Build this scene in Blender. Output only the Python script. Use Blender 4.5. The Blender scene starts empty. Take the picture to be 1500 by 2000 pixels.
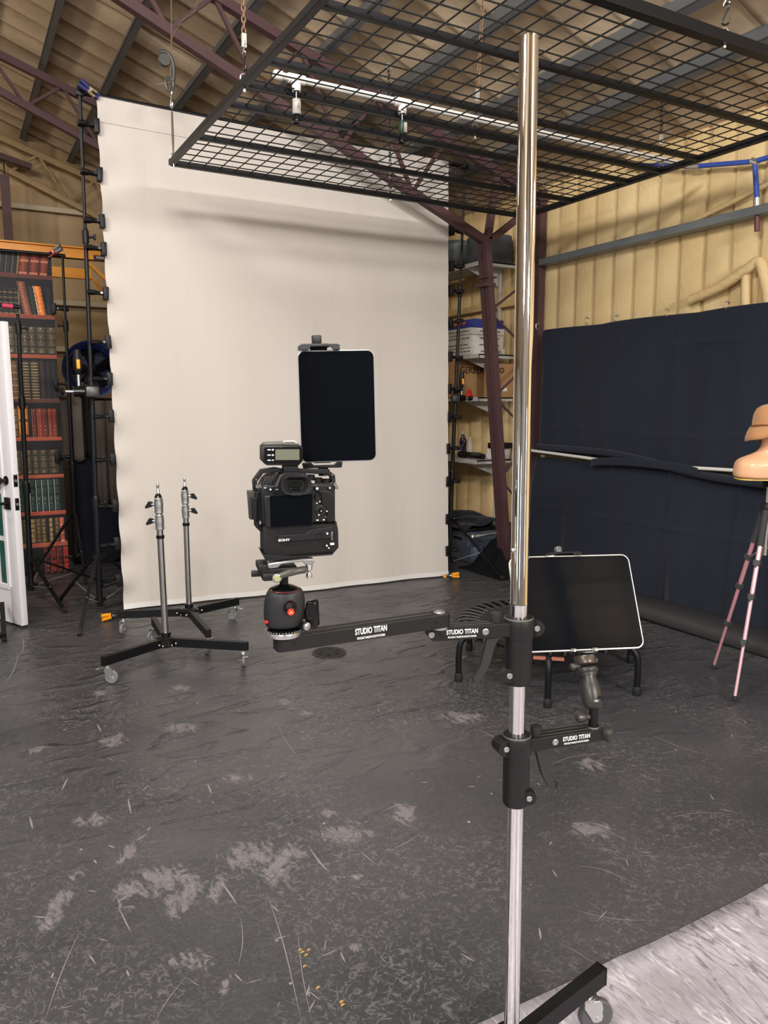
import bpy, bmesh, math, random
import numpy as np
from mathutils import Vector, Matrix, Euler
C = bpy.context.scene.collection
PI = math.pi
R = math.radians

# ------------------------------------------------------------------ camera
CH = 1.49; PITCH = R(8.0); YAW = R(29.2); FPX = 1500.0
cam = bpy.data.cameras.new('camera'); camo = bpy.data.objects.new('camera', cam); C.objects.link(camo)
camo.location = (0, 0, CH); camo.rotation_euler = (PI/2 - PITCH, 0, -YAW)
cam.sensor_fit = 'VERTICAL'; cam.sensor_height = 36.0; cam.lens = 36.0*FPX/2000.0
cam.clip_start = 0.02; cam.clip_end = 60
bpy.context.scene.camera = camo

# ------------------------------------------------------------------ world, lights, exposure
w = bpy.data.worlds.new('world'); bpy.context.scene.world = w; w.use_nodes = True
w.node_tree.nodes['Background'].inputs[0].default_value = (0.5, 0.5, 0.52, 1)
w.node_tree.nodes['Background'].inputs[1].default_value = 0.05
vs = bpy.context.scene.view_settings
vs.view_transform = 'Standard'; vs.look = 'None'; vs.gamma = 1.0; vs.use_curve_mapping = False
vs.exposure = 0.05
def lamp(name, kind, loc, power, col=(1,1,1), size=0.3, size_y=None, aim=None, spread=None):
    l = bpy.data.lights.new(name, kind); o = bpy.data.objects.new(name, l); C.objects.link(o)
    l.energy = power; l.color = col; o.location = loc
    if kind == 'AREA':
        l.shape = 'RECTANGLE'; l.size = size; l.size_y = size_y or size
        if spread: l.spread = spread
    else: l.shadow_soft_size = size
    if aim is not None:
        d = Vector(aim) - Vector(loc); o.rotation_euler = d.to_track_quat('-Z', 'Y').to_euler()
    return o
WARM = (1.0, 0.86, 0.70); NEUT = (0.98, 0.97, 0.96); COOL = (0.88, 0.94, 1.0)
# shop lights hanging under the roof behind and beside the photographer, plus added fill lamps
lamp('ceiling_light_main', 'AREA', (2.1, -3.9, 3.35), 215, NEUT, 1.2, 0.22, aim=(2.3, 5.5, 1.6))
lamp('ceiling_light_left', 'AREA', (-2.6, 1.0, 4.2), 120, NEUT, 1.2, 0.5, aim=(1.2, 4.2, 0.2))
lamp('ceiling_light_right', 'POINT', (2.9, 0.6, 2.55), 34, NEUT, 0.10)
lamp('backdrop_fill_light', 'AREA', (0.3, 1.4, 3.95), 105, NEUT, 1.2, 0.3, aim=(1.8, 5.0, 0.4))  # added fill, aimed at the lower part of the white backdrop
lamp('ceiling_light_back', 'AREA', (-2.2, 7.0, 4.4), 70, WARM, 1.2, 0.3, aim=(0.5, 8.5, 1))
lamp('roof_bounce_fill', 'POINT', (-1.8, -1.6, 3.3), 130, NEUT, 0.2)  # added point lamp standing in for light bounced onto the roof
lamp('front_fill_left', 'AREA', (-3.6, -3.2, 4.0), 120, NEUT, 1.2, 0.5, aim=(1.0, 3.0, 0.6))  # added overhead fill for the front side, no known fixture

# ------------------------------------------------------------------ image ray helpers (places the photographed points in the room)
def ray(u, v):
    x = (u-750)/FPX; y = -(v-1000)/FPX
    f = math.cos(PITCH) + math.sin(PITCH)*y; up = -math.sin(PITCH) + math.cos(PITCH)*y
    s, c = math.sin(YAW), math.cos(YAW)
    return Vector((s*f + c*x, c*f - s*x, up))
O = Vector((0, 0, CH))
def onZ(u, v, z=0.0): d = ray(u, v); return O + d*((z-CH)/d.z)
def onY(u, v, Y): d = ray(u, v); return O + d*(Y/d.y)
def onX(u, v, X): d = ray(u, v); return O + d*(X/d.x)
FW = Vector((math.sin(YAW), math.cos(YAW), 0)); RT = Vector((math.cos(YAW), -math.sin(YAW), 0))
def FR(d, l, z): return FW*d + RT*l + Vector((0, 0, z))
def onD(u, v, D): d = ray(u, v); return O + d*(D/d.dot(FW))

# ------------------------------------------------------------------ materials
def lin(c):
    return tuple((x/12.92 if x <= 0.04045 else ((x+0.055)/1.055)**2.4) for x in c)
def rgb(r, g, b): return lin((r/255, g/255, b/255))
MATS = {}
def mat(name, col, rough=0.5, metal=0.0, bump=0.0, scale=200.0, var=0.0, vscale=8.0, spec=0.5, coat=0.0, emit=None, trans=0.0, sheen=0.0):
    if name in MATS: return MATS[name]
    m = bpy.data.materials.new(name); m.use_nodes = True; nt = m.node_tree; b = nt.nodes['Principled BSDF']
    b.inputs['Base Color'].default_value = (*col, 1); b.inputs['Roughness'].default_value = rough
    b.inputs['Metallic'].default_value = metal; b.inputs['Specular IOR Level'].default_value = spec
    b.inputs['Coat Weight'].default_value = coat; b.inputs['Transmission Weight'].default_value = trans
    b.inputs['Sheen Weight'].default_value = sheen
    tc = nt.nodes.new('ShaderNodeTexCoord')
    if bump:
        n = nt.nodes.new('ShaderNodeTexNoise'); n.inputs['Scale'].default_value = scale; n.inputs['Detail'].default_value = 4
        nt.links.new(tc.outputs['Object'], n.inputs['Vector'])
        bp = nt.nodes.new('ShaderNodeBump'); bp.inputs['Strength'].default_value = bump; bp.inputs['Distance'].default_value = 0.01
        nt.links.new(n.outputs['Fac'], bp.inputs['Height']); nt.links.new(bp.outputs['Normal'], b.inputs['Normal'])
    if var:
        n = nt.nodes.new('ShaderNodeTexNoise'); n.inputs['Scale'].default_value = vscale; n.inputs['Detail'].default_value = 5
        nt.links.new(tc.outputs['Object'], n.inputs['Vector'])
        mx = nt.nodes.new('ShaderNodeMix'); mx.data_type = 'RGBA'
        mx.inputs[6].default_value = (*[c*(1-var) for c in col], 1); mx.inputs[7].default_value = (*[min(1, c*(1+var)) for c in col], 1)
        nt.links.new(n.outputs['Fac'], mx.inputs[0]); nt.links.new(mx.outputs[2], b.inputs['Base Color'])
    if emit:
        b.inputs['Emission Color'].default_value = (*emit[0], 1); b.inputs['Emission Strength'].default_value = emit[1]
    MATS[name] = m
    return m
CHROME = mat('chrome', (0.86, 0.85, 0.84), 0.04, 1.0)
STEEL = mat('brushed_steel', (0.55, 0.55, 0.55), 0.3, 1.0, 0.05, 300)
ZINC = mat('zinc', (0.62, 0.62, 0.6), 0.33, 0.9)
SILVER = mat('cast_aluminium', (0.5, 0.5, 0.5), 0.38, 0.9)
BLACKM = mat('black_powder_coat', rgb(13, 14, 17), 0.45, 0.0, 0.05, 900, spec=.35)
BLACKA = mat('black_anodised', rgb(25, 25, 25), 0.48, 0.15, 0.04, 900)
BLACKP = mat('black_plastic', rgb(13, 13, 15), 0.5, 0.0, spec=.35)
BLACKG = mat('black_gloss', rgb(14, 14, 16), 0.2)
RUBBER = mat('rubber', rgb(26, 26, 27), 0.75)
GREYW = mat('grey_wheel', rgb(120, 120, 122), 0.55)
GREYWL = mat('light_grey_hub', rgb(170, 170, 175), 0.5)
WHITEP = mat('white_plastic', rgb(212, 208, 200), 0.55)
WHITEL = mat('white_print', rgb(235, 235, 232), 0.6)
SCREEN = mat('dark_glass', (0.003, 0.004, 0.006), 0.06, 0.0, spec=0.16, coat=0.0)
GREYM = mat('gunmetal', rgb(86, 84, 80), 0.38, 0.55, 0.03, 700)
PURPLE = mat('red_oxide_primer', rgb(78, 52, 53), 0.6, 0.0, 0.15, 60, 0.15, 4)
PURLIN = mat('galvanised_purlin', rgb(104, 106, 108), 0.5, 0.3, 0.0, var=0.18, vscale=3)
ORANGE = mat('orange_rubber', rgb(250, 165, 30), 0.5)
RED = mat('red_plastic', rgb(215, 40, 30), 0.4)

def foam_mat(name, ca, cb, bump, scale):
    m = bpy.data.materials.new(name); m.use_nodes = True; nt = m.node_tree; b = nt.nodes['Principled BSDF']
    b.inputs['Roughness'].default_value = 0.75; b.inputs['Specular IOR Level'].default_value = 0.3
    tc = nt.nodes.new('ShaderNodeTexCoord'); N = nt.nodes.new('ShaderNodeTexNoise'); N.inputs['Scale'].default_value = 1.3; N.inputs['Detail'].default_value = 6; N.inputs['Roughness'].default_value = .6
    nt.links.new(tc.outputs['Object'], N.inputs['Vector'])
    rp = nt.nodes.new('ShaderNodeValToRGB'); rp.color_ramp.elements[0].position = .35; rp.color_ramp.elements[1].position = .65
    rp.color_ramp.elements[0].color = (*ca, 1); rp.color_ramp.elements[1].color = (*cb, 1)
    nt.links.new(N.outputs['Fac'], rp.inputs[0]); nt.links.new(rp.outputs[0], b.inputs['Base Color'])
    n2 = nt.nodes.new('ShaderNodeTexNoise'); n2.inputs['Scale'].default_value = scale; n2.inputs['Detail'].default_value = 5
    nt.links.new(tc.outputs['Object'], n2.inputs['Vector'])
    bp = nt.nodes.new('ShaderNodeBump'); bp.inputs['Strength'].default_value = bump; bp.inputs['Distance'].default_value = .02
    nt.links.new(n2.outputs['Fac'], bp.inputs['Height']); nt.links.new(bp.outputs['Normal'], b.inputs['Normal'])
    MATS[name] = m; return m
FOAMW = foam_mat('spray_foam_wall', rgb(206, 176, 124), rgb(222, 196, 146), .35, 30)
FOAMR = foam_mat('spray_foam_roof', rgb(172, 150, 122), rgb(192, 170, 140), .3, 16)
PALEW = foam_mat('pale_wall', rgb(190, 188, 182), rgb(205, 203, 198), .1, 16)
FOAMB = foam_mat('back_wall_panel', rgb(156, 132, 98), rgb(168, 144, 110), .1, 16)

def cloth_mat(name, col, bump=.25, rough=.9, wr=3.0, sheen=0.0):
    m = bpy.data.materials.new(name); m.use_nodes = True; nt = m.node_tree; b = nt.nodes['Principled BSDF']
    b.inputs['Base Color'].default_value = (*col, 1); b.inputs['Roughness'].default_value = rough
    b.inputs['Specular IOR Level'].default_value = .2; b.inputs['Sheen Weight'].default_value = sheen
    tc = nt.nodes.new('ShaderNodeTexCoord')
    mp = nt.nodes.new('ShaderNodeMapping'); mp.inputs['Scale'].default_value = (wr*2.2, wr*2.2, wr*.35)
    nt.links.new(tc.outputs['Object'], mp.inputs['Vector'])
    n1 = nt.nodes.new('ShaderNodeTexNoise'); n1.inputs['Scale'].default_value = 1.0; n1.inputs['Detail'].default_value = 3; n1.inputs['Distortion'].default_value = 1.2
    nt.links.new(mp.outputs[0], n1.inputs['Vector'])
    n2 = nt.nodes.new('ShaderNodeTexNoise'); n2.inputs['Scale'].default_value = 700; nt.links.new(tc.outputs['Object'], n2.inputs['Vector'])
    b1 = nt.nodes.new('ShaderNodeBump'); b1.inputs['Strength'].default_value = bump; b1.inputs['Distance'].default_value = .05
    b2 = nt.nodes.new('ShaderNodeBump'); b2.inputs['Strength'].default_value = .15; b2.inputs['Distance'].default_value = .003
    nt.links.new(n1.outputs['Fac'], b1.inputs['Height']); nt.links.new(n2.outputs['Fac'], b2.inputs['Height'])
    nt.links.new(b1.outputs['Normal'], b2.inputs['Normal']); nt.links.new(b2.outputs['Normal'], b.inputs['Normal'])
    MATS[name] = m; return m
WHITECLOTH = cloth_mat('white_muslin', rgb(209, 200, 190), .12, .85, 2.2)
BLACKCLOTH = cloth_mat('black_velour', rgb(33, 37, 48), .4, .95, 2.5, .1)
GREYCLOTH = cloth_mat('grey_canvas', rgb(116, 106, 96), .15, .85, 3)
TEALCLOTH = cloth_mat('teal_cloth', rgb(60, 125, 115), .4, .85, 5)

# ------------------------------------------------------------------ mesh helpers
def _frame(z, hint=None):
    z = Vector(z).normalized(); h = Vector(hint) if hint is not None else (Vector((0, 0, 1)) if abs(z.z) < .95 else Vector((1, 0, 0)))
    x = h.cross(z)
    if x.length < 1e-5: x = Vector((0, 1, 0)).cross(z)
    x.normalize(); y = z.cross(x)
    return x, y, z
class MB:
    def __init__(s): s.bm = bmesh.new(); s.mi = 0
    def _v(s, co): return s.bm.verts.new(co)
    def _f(s, vs):
        try:
            f = s.bm.faces.new(vs); f.material_index = s.mi; return f
        except ValueError: return None
    def box(s, c, size, M=None, bev=0.0):
        """box centred at c; M a 3x3 rotation"""
        c = Vector(c); hx, hy, hz = [a/2 for a in size]; M = M or Matrix.Identity(3)
        if bev > 0:
            t = bmesh.new(); bmesh.ops.create_cube(t, size=1.0)
            bmesh.ops.scale(t, vec=size, verts=t.verts)
            bmesh.ops.bevel(t, geom=list(t.edges), offset=bev, segments=2, affect='EDGES', profile=.5)
            mp = {}
            for v in t.verts: mp[v.index] = s._v(c + M @ v.co)
            t.verts.ensure_lookup_table()
            for i, v in enumerate(t.verts): pass
            t.verts.index_update(); vl = list(mp.values())
            mp2 = {v: vl[i] for i, v in enumerate(t.verts)}
            for f in t.faces: s._f([mp2[v] for v in f.verts])
            t.free(); return s
        P = [s._v(c + M @ Vector((x*hx, y*hy, z*hz))) for x in (-1, 1) for y in (-1, 1) for z in (-1, 1)]
        for q in ((0,1,3,2),(4,6,7,5),(0,4,5,1),(2,3,7,6),(0,2,6,4),(1,5,7,3)): s._f([P[i] for i in q])
        return s
    def bar(s, a, b, w, h, hint=(0, 0, 1), bev=0.0):
        """rectangular bar from a to b, w across, h along hint"""
        a = Vector(a); b = Vector(b); z = (b-a); L = z.length; z.normalize()
        up = Vector(hint); x = up.cross(z)
        if x.length < 1e-4: x = Vector((1, 0, 0)).cross(z)
        x.normalize(); y = z.cross(x)
        M = Matrix((x, y, z)).transposed()
        return s.box((a+b)/2, (w, h, L), M, bev)
    def cyl(s, a, b, r, r2=None, n=20, cap=True):
        a = Vector(a); b = Vector(b); x, y, z = _frame(b-a); r2 = r if r2 is None else r2
        A = [s._v(a + (x*math.cos(2*PI*i/n) + y*math.sin(2*PI*i/n))*r) for i in range(n)]
        B = [s._v(b + (x*math.cos(2*PI*i/n) + y*math.sin(2*PI*i/n))*r2) for i in range(n)]
        for i in range(n): s._f([A[i], A[(i+1) % n], B[(i+1) % n], B[i]])
        if cap: s._f(A[::-1]); s._f(B)
        return s
    def lathe(s, a, axis, prof, n=28, sx=1.0, sy=1.0, hint=None):
        """prof: list of (radius, distance along axis)"""
        a = Vector(a); x, y, z = _frame(axis, hint); rings = []
        for r, h in prof:
            if r <= 1e-6: rings.append([s._v(a + z*h)])
            else: rings.append([s._v(a + z*h + (x*sx*math.cos(2*PI*i/n) + y*sy*math.sin(2*PI*i/n))*r) for i in range(n)])
        for p, q in zip(rings, rings[1:]):
            if len(p) == 1 and len(q) == 1: continue
            for i in range(n):
                j = (i+1) % n
                if len(p) == 1: s._f([p[0], q[j], q[i]])
                elif len(q) == 1: s._f([p[i], p[j], q[0]])
                else: s._f([p[i], p[j], q[j], q[i]])
        if len(rings[0]) > 1: s._f(rings[0][::-1])
        if len(rings[-1]) > 1: s._f(rings[-1])
        return s
    def tube(s, pts, r, n=10, rr=None, closed=False):
        pts = [Vector(p) for p in pts]; N = len(pts); rings = []; px = None
        for i, p in enumerate(pts):
            if closed: t = pts[(i+1) % N] - pts[i-1]
            else: t = (pts[min(i+1, N-1)] - pts[max(i-1, 0)])
            t.normalize()
            if px is None: x, y, _ = _frame(t)
            else:
                x = px - t*px.dot(t)
                if x.length < 1e-5: x, y, _ = _frame(t)
                x.normalize(); y = t.cross(x)
            px = x; rad = rr[i] if rr else r
            rings.append([s._v(p + (x*math.cos(2*PI*k/n) + y*math.sin(2*PI*k/n))*rad) for k in range(n)])
        M = N if closed else N-1
        for i in range(M):
            a, b = rings[i], rings[(i+1) % N]
            for k in range(n): s._f([a[k], a[(k+1) % n], b[(k+1) % n], b[k]])
        if not closed: s._f(rings[0][::-1]); s._f(rings[-1])
        return s
    def prism(s, poly, o, ax, ay, depth, cent=True):
        """extrude a 2-D polygon (ax, ay plane through o) by depth along ax x ay"""
        o = Vector(o); ax = Vector(ax).normalized(); ay = Vector(ay).normalized(); n = ax.cross(ay)
        k = depth/2 if cent else 0
        A = [s._v(o + ax*x + ay*y - n*k) for x, y in poly]; B = [s._v(o + ax*x + ay*y + n*(depth-k)) for x, y in poly]
        m = len(poly); s._f(A[::-1]); s._f(B)
        for i in range(m): s._f([A[i], A[(i+1) % m], B[(i+1) % m], B[i]])
        return s
    def sphere(s, c, r, sc=(1, 1, 1), n=20, m=12):
        c = Vector(c); rows = []
        for j in range(1, m):
            th = PI*j/m; rows.append([s._v(c + Vector((r*sc[0]*math.sin(th)*math.cos(2*PI*i/n), r*sc[1]*math.sin(th)*math.sin(2*PI*i/n), r*sc[2]*math.cos(th)))) for i in range(n)])
        t = s._v(c + Vector((0, 0, r*sc[2]))); b = s._v(c - Vector((0, 0, r*sc[2])))
        for i in range(n):
            j = (i+1) % n; s._f([t, rows[0][i], rows[0][j]]); s._f([b, rows[-1][j], rows[-1][i]])
            for p, q in zip(rows, rows[1:]): s._f([p[i], q[i], q[j], p[j]])
        return s
    def torus(s, c, axis, R0, r, n=32, m=8):
        x, y, z = _frame(axis); c = Vector(c)
        return s.tube([c + (x*math.cos(2*PI*i/n) + y*math.sin(2*PI*i/n))*R0 for i in range(n)], r, m, closed=True)
    def grid(s, fn, nu, nv):
        """surface fn(i/nu, j/nv)"""
        V = [[s._v(fn(i/nu, j/nv)) for j in range(nv+1)] for i in range(nu+1)]
        for i in range(nu):
            for j in range(nv): s._f([V[i][j], V[i+1][j], V[i+1][j+1], V[i][j+1]])
        return s
    def build(s, name, mats, parent=None, org=None, smooth=True, bev=0.0, solid=0.0, sub=0, ang=40):
        me = bpy.data.meshes.new(name)
        if org is not None: bmesh.ops.translate(s.bm, vec=-Vector(org), verts=s.bm.verts)
        bmesh.ops.recalc_face_normals(s.bm, faces=s.bm.faces)
        if smooth:
            for f in s.bm.faces: f.smooth = True
            lim = R(ang)
            for e in s.bm.edges:
                if len(e.link_faces) == 2: e.smooth = e.calc_face_angle(0) < lim
        s.bm.to_mesh(me); s.bm.free()
        for m in (mats if isinstance(mats, (list, tuple)) else [mats]): me.materials.append(m)
        o = bpy.data.objects.new(name, me); C.objects.link(o)
        if parent is not None: o.parent = parent
        if bev: md = o.modifiers.new('b', 'BEVEL'); md.width = bev; md.segments = 2; md.limit_method = 'ANGLE'; md.angle_limit = R(40)
        if solid: md = o.modifiers.new('s', 'SOLIDIFY'); md.thickness = solid; md.offset = 0
        if sub: md = o.modifiers.new('ss', 'SUBSURF'); md.levels = sub; md.render_levels = sub
        return o
def thing(name, label, cat, loc=(0, 0, 0), rotz=0.0, group=None, rot=None):
    o = bpy.data.objects.new(name, None); C.objects.link(o); o.empty_display_size = .05
    o.location = loc; o.rotation_euler = rot if rot is not None else (0, 0, rotz)
    o['label'] = label; o['category'] = cat
    if group: o['group'] = group
    return o
def tag(o, label=None, cat=None, group=None, kind=None):
    if label: o['label'] = label
    if cat: o['category'] = cat
    if group: o['group'] = group
    if kind: o['kind'] = kind
    return o
def struct(o): o['kind'] = 'structure'; return o
def setorg(o, org):
    """move a top-level mesh's origin to org"""
    org = Vector(org); o.data.transform(Matrix.Translation(-org)); o.location = org; return o
def dup(root, loc=None, rotz=None, label=None, group=None, rot=None):
    def cp(o, parent):
        c = o.copy(); C.objects.link(c); c.parent = parent
        for ch in [x for x in bpy.data.objects if x.parent is o and x is not c]: cp(ch, c)
        return c
    r = cp(root, None)
    if loc is not None: r.location = loc
    if rot is not None: r.rotation_euler = rot
    elif rotz is not None: r.rotation_euler = (0, 0, rotz)
    if label: r['label'] = label
    if group: r['group'] = group
    return r
def copy_part(o, parent, rotz=None, loc=None):
    c = o.copy(); C.objects.link(c); c.parent = parent
    if rotz is not None: c.rotation_euler = (0, 0, rotz)
    if loc is not None: c.location = loc
    return c
def text(body, size, name, m, parent=None, ext=0.0004, org=None, M=None, bold=0.0, align='CENTER', sx=1.0, spacing=1.0):
    """flat raised lettering as a mesh; M is the 4x4 placing x right, y up, z out of the surface"""
    cu = bpy.data.curves.new(name, 'FONT'); cu.body = body; cu.size = size; cu.extrude = ext; cu.offset = bold
    cu.align_x = align; cu.align_y = 'CENTER'; cu.space_character = spacing
    t = bpy.data.objects.new(name+'_tmp', cu); C.objects.link(t)
    dg = bpy.context.evaluated_depsgraph_get(); me = bpy.data.meshes.new_from_object(t.evaluated_get(dg))
    bpy.data.objects.remove(t)
    me.transform(Matrix.Diagonal((sx, 1, 1, 1)))
    if M is not None: me.transform(M)
    if org is not None: me.transform(Matrix.Translation(-Vector(org)))
    me.materials.clear(); me.materials.append(m)
    o = bpy.data.objects.new(name, me); C.objects.link(o)
    if parent is not None: o.parent = parent
    return o
def face_M(pos, xdir, ydir):
    x = Vector(xdir).normalized(); y = Vector(ydir).normalized(); z = x.cross(y)
    M = Matrix((x, y, z)).transposed().to_4x4(); M.translation = Vector(pos); return M
def bez(pts, k=8):
    """Catmull-Rom through the points"""
    P = [Vector(p) for p in pts]; P = [P[0]*2-P[1]] + P + [P[-1]*2-P[-2]]; out = []
    for i in range(1, len(P)-2):
        for j in range(k):
            t = j/k; a, b, c, d = P[i-1], P[i], P[i+1], P[i+2]
            out.append(.5*((2*b) + (c-a)*t + (2*a-5*b+4*c-d)*t*t + (3*b-a-3*c+d)*t**3))
    out.append(P[-2]); return out
# ================================================================== THE ROOM
XW = 4.56; YB = 10.3; ZR0 = 4.98; KR = 0.36; XR = -1.2; XL = -7.0; YF = -5.0
def roofz(x): return ZR0 - KR*x if x >= XR else ZR0 - KR*XR - KR*(XR - x)

# ---- floor: dark vinyl with worn scuffs
def floor_material():
    m = bpy.data.materials.new('dark_vinyl_floor'); m.use_nodes = True; nt = m.node_tree; L = nt.links; b = nt.nodes['Principled BSDF']
    def nd(t, **k):
        n = nt.nodes.new(t)
        for a, v in k.items(): setattr(n, a, v)
        return n
    def val(n, i, v): n.inputs[i].default_value = v
    tc = nd('ShaderNodeTexCoord')
    def noise(sc, det=4, dist=0.0, rough=.55, mapping=None):
        n = nd('ShaderNodeTexNoise'); val(n, 'Scale', sc); val(n, 'Detail', det); val(n, 'Distortion', dist); val(n, 'Roughness', rough)
        if mapping:
            mp = nd('ShaderNodeMapping'); val(mp, 'Scale', mapping[0]); val(mp, 'Rotation', (0, 0, mapping[1])); L.new(tc.outputs['Object'], mp.inputs[0]); L.new(mp.outputs[0], n.inputs['Vector'])
        else: L.new(tc.outputs['Object'], n.inputs['Vector'])
        return n.outputs['Fac']
    def rng(x, a, b_, c=0.0, d=1.0):
        r = nd('ShaderNodeMapRange'); L.new(x, r.inputs[0]); val(r, 1, a); val(r, 2, b_); val(r, 3, c); val(r, 4, d); return r.outputs[0]
    def mth(op, x, y=None, z=None):
        n = nd('ShaderNodeMath'); n.operation = op
        for i, a in enumerate((x, y, z)):
            if a is None: continue
            if isinstance(a, (int, float)): n.inputs[i].default_value = a
            else: L.new(a, n.inputs[i])
        return n.outputs[0]
    def mixc(f, c1, c2):
        n = nd('ShaderNodeMix', data_type='RGBA')
        if isinstance(f, (int, float)): n.inputs[0].default_value = f
        else: L.new(f, n.inputs[0])
        for i, c in ((6, c1), (7, c2)):
            if isinstance(c, tuple): n.inputs[i].default_value = (*c, 1)
            else: L.new(c, n.inputs[i])
        return n.outputs[2]
    col = mixc(rng(noise(1.1, 5, .5), .38, .62), rgb(57, 58, 61), rgb(73, 72, 75))
    # chevron tyre-tread flecks: short crooked strokes
    fl = noise(24, 1.2, 1.2, .5); fl2 = noise(20, 1.2, 1.8, .5, ((1, .6, 1), .7))
    band = mth('SUBTRACT', 1.0, rng(mth('ABSOLUTE', mth('SUBTRACT', fl, .5)), 0.0, .05))
    band2 = mth('SUBTRACT', 1.0, rng(mth('ABSOLUTE', mth('SUBTRACT', fl2, .52)), 0.0, .04))
    area = rng(noise(1.5, 4, .3), .40, .62)
    brk = rng(noise(38, 1, .5), .46, .56); brk2 = rng(noise(30, 1, .5, .5, ((1, 1, 1), 2.0)), .46, .56)
    flk = mth('MULTIPLY', mth('MAXIMUM', mth('MULTIPLY', band, brk), mth('MULTIPLY', band2, brk2)), mth('MULTIPLY_ADD', area, .85, .12))
    col = mixc(mth('MULTIPLY', flk, .6), col, rgb(130, 126, 126))
    # fine grain
    col = mixc(rng(noise(90, 3), .45, .8, 0, .35), col, rgb(105, 100, 100))
    # worn patches where the surface is scraped to pale grey
    mask = None
    sp = nd('ShaderNodeSeparateXYZ'); L.new(tc.outputs['Object'], sp.inputs[0])
    patches = [(112, 1767, 22, 60), (327, 1720, 60, 30), (261, 1743, 40, 28), (355, 1752, 34, 46), (495, 1672, 62, 32), (540, 1700, 34, 30), (574, 1664, 32, 20),
               (672, 1628, 52, 26), (364, 1879, 56, 24), (224, 1445, 30, 14), (462, 1519, 26, 10), (355, 1421, 34, 12), (425, 1735, 16, 30), (790, 1590, 30, 26), (640, 1590, 20, 8),
               (70, 1465, 24, 8), (190, 1355, 16, 6), (350, 1345, 20, 8), (600, 1395, 22, 6), (700, 1712, 14, 6), (1150, 1495, 30, 14), (1160, 1620, 40, 16), (440, 1925, 10, 22), (560, 1370, 16, 6), (905, 1400, 40, 14), (690, 1850, 22, 10), (250, 1665, 14, 26), (180, 1600, 30, 14)]
    for u, v, a, c in patches:
        p = onZ(u, v); rx = (onZ(u+a, v) - p).length; ry = (onZ(u, v+c) - p).length
        mp = nd('ShaderNodeMapping', vector_type='TEXTURE'); val(mp, 'Location', (p.x, p.y, 0)); val(mp, 'Rotation', (0, 0, -YAW)); val(mp, 'Scale', (rx*1.25, ry*1.25, 1))
        L.new(tc.outputs['Object'], mp.inputs[0])
        ln = nd('ShaderNodeVectorMath', operation='LENGTH'); L.new(mp.outputs[0], ln.inputs[0])
        f = rng(ln.outputs['Value'], 1.15, .1, 0, 1)
        mask = f if mask is None else mth('MAXIMUM', mask, f)
    sc = noise(20, 7, 1.4, .74, ((1, .40, 1), .45)); sc2 = noise(30, 4, 2.0, .7)
    pt = mth('MULTIPLY', rng(mth('ADD', mth('MULTIPLY', sc, .95), mth('MULTIPLY', mask, .20)), .56, .64), rng(mask, 0, .35))
    pt = mth('MULTIPLY', pt, rng(sc2, .3, .55, .25, 1))
    col = mixc(mth('MULTIPLY', pt, .5), col, rgb(154, 145, 145))
    # sparse pale specks
    v = nd('ShaderNodeTexVoronoi'); val(v, 'Scale', 7.5); L.new(tc.outputs['Object'], v.inputs['Vector'])
    spk = mth('MULTIPLY', rng(v.outputs['Distance'], .05, .03), rng(noise(2.2, 2), .5, .6))
    col = mixc(mth('MULTIPLY', spk, .75), col, rgb(186, 176, 174))
    L.new(col, b.inputs['Base Color'])
    rg = rng(noise(2.5, 5), .35, .65, .27, .42)
    rg = mth('ADD', rg, mth('MULTIPLY', pt, .2)); L.new(rg, b.inputs['Roughness'])
    val(b, 'Specular IOR Level', .5)
    # wrinkled, dented sheet
    w1 = noise(2.0, 1.5, .6, .5, ((2.3, 5.0, 1), .05)); w2 = noise(1.2, 2, .3)
    far = rng(sp.outputs['Y'], 2.0, 3.4, .06, 1.0)
    b1 = nd('ShaderNodeBump'); val(b1, 'Strength', .6); val(b1, 'Distance', .03); L.new(mth('MULTIPLY', rng(w1, .52, .80), far), b1.inputs['Height'])
    b2 = nd('ShaderNodeBump'); val(b2, 'Strength', .3); val(b2, 'Distance', .004); L.new(mth('ADD', flk, noise(60, 3)), b2.inputs['Height'])
    L.new(b1.outputs[0], b2.inputs['Normal']); L.new(b2.outputs[0], b.inputs['Normal'])
    return m
FLOORM = floor_material()
SCR = mat('floor_scratch', rgb(140, 131, 130), .6)
SCRY = mat('paint_drip', rgb(176, 140, 70), .6)
fb = MB()
fb.grid(lambda a, c: Vector((XL + (XW-XL)*a, YF + (YB-YF)*c, 0)), 12, 16)
random.seed(4)
def sliver(pts, wd, mi):
    fb.mi = mi; n = len(pts)
    Ls, Rs = [], []
    for i, p in enumerate(pts):
        t = (pts[min(i+1, n-1)] - pts[max(i-1, 0)]).normalized(); q = Vector((-t.y, t.x, 0)); k = wd*math.sin(PI*(i+.35)/(n-.3))
        Ls.append(fb._v(p + q*k + Vector((0, 0, .0008)))); Rs.append(fb._v(p - q*k + Vector((0, 0, .0008))))
    for i in range(n-1): fb._f([Ls[i], Ls[i+1], Rs[i+1], Rs[i]])
    fb.mi = 0
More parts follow.
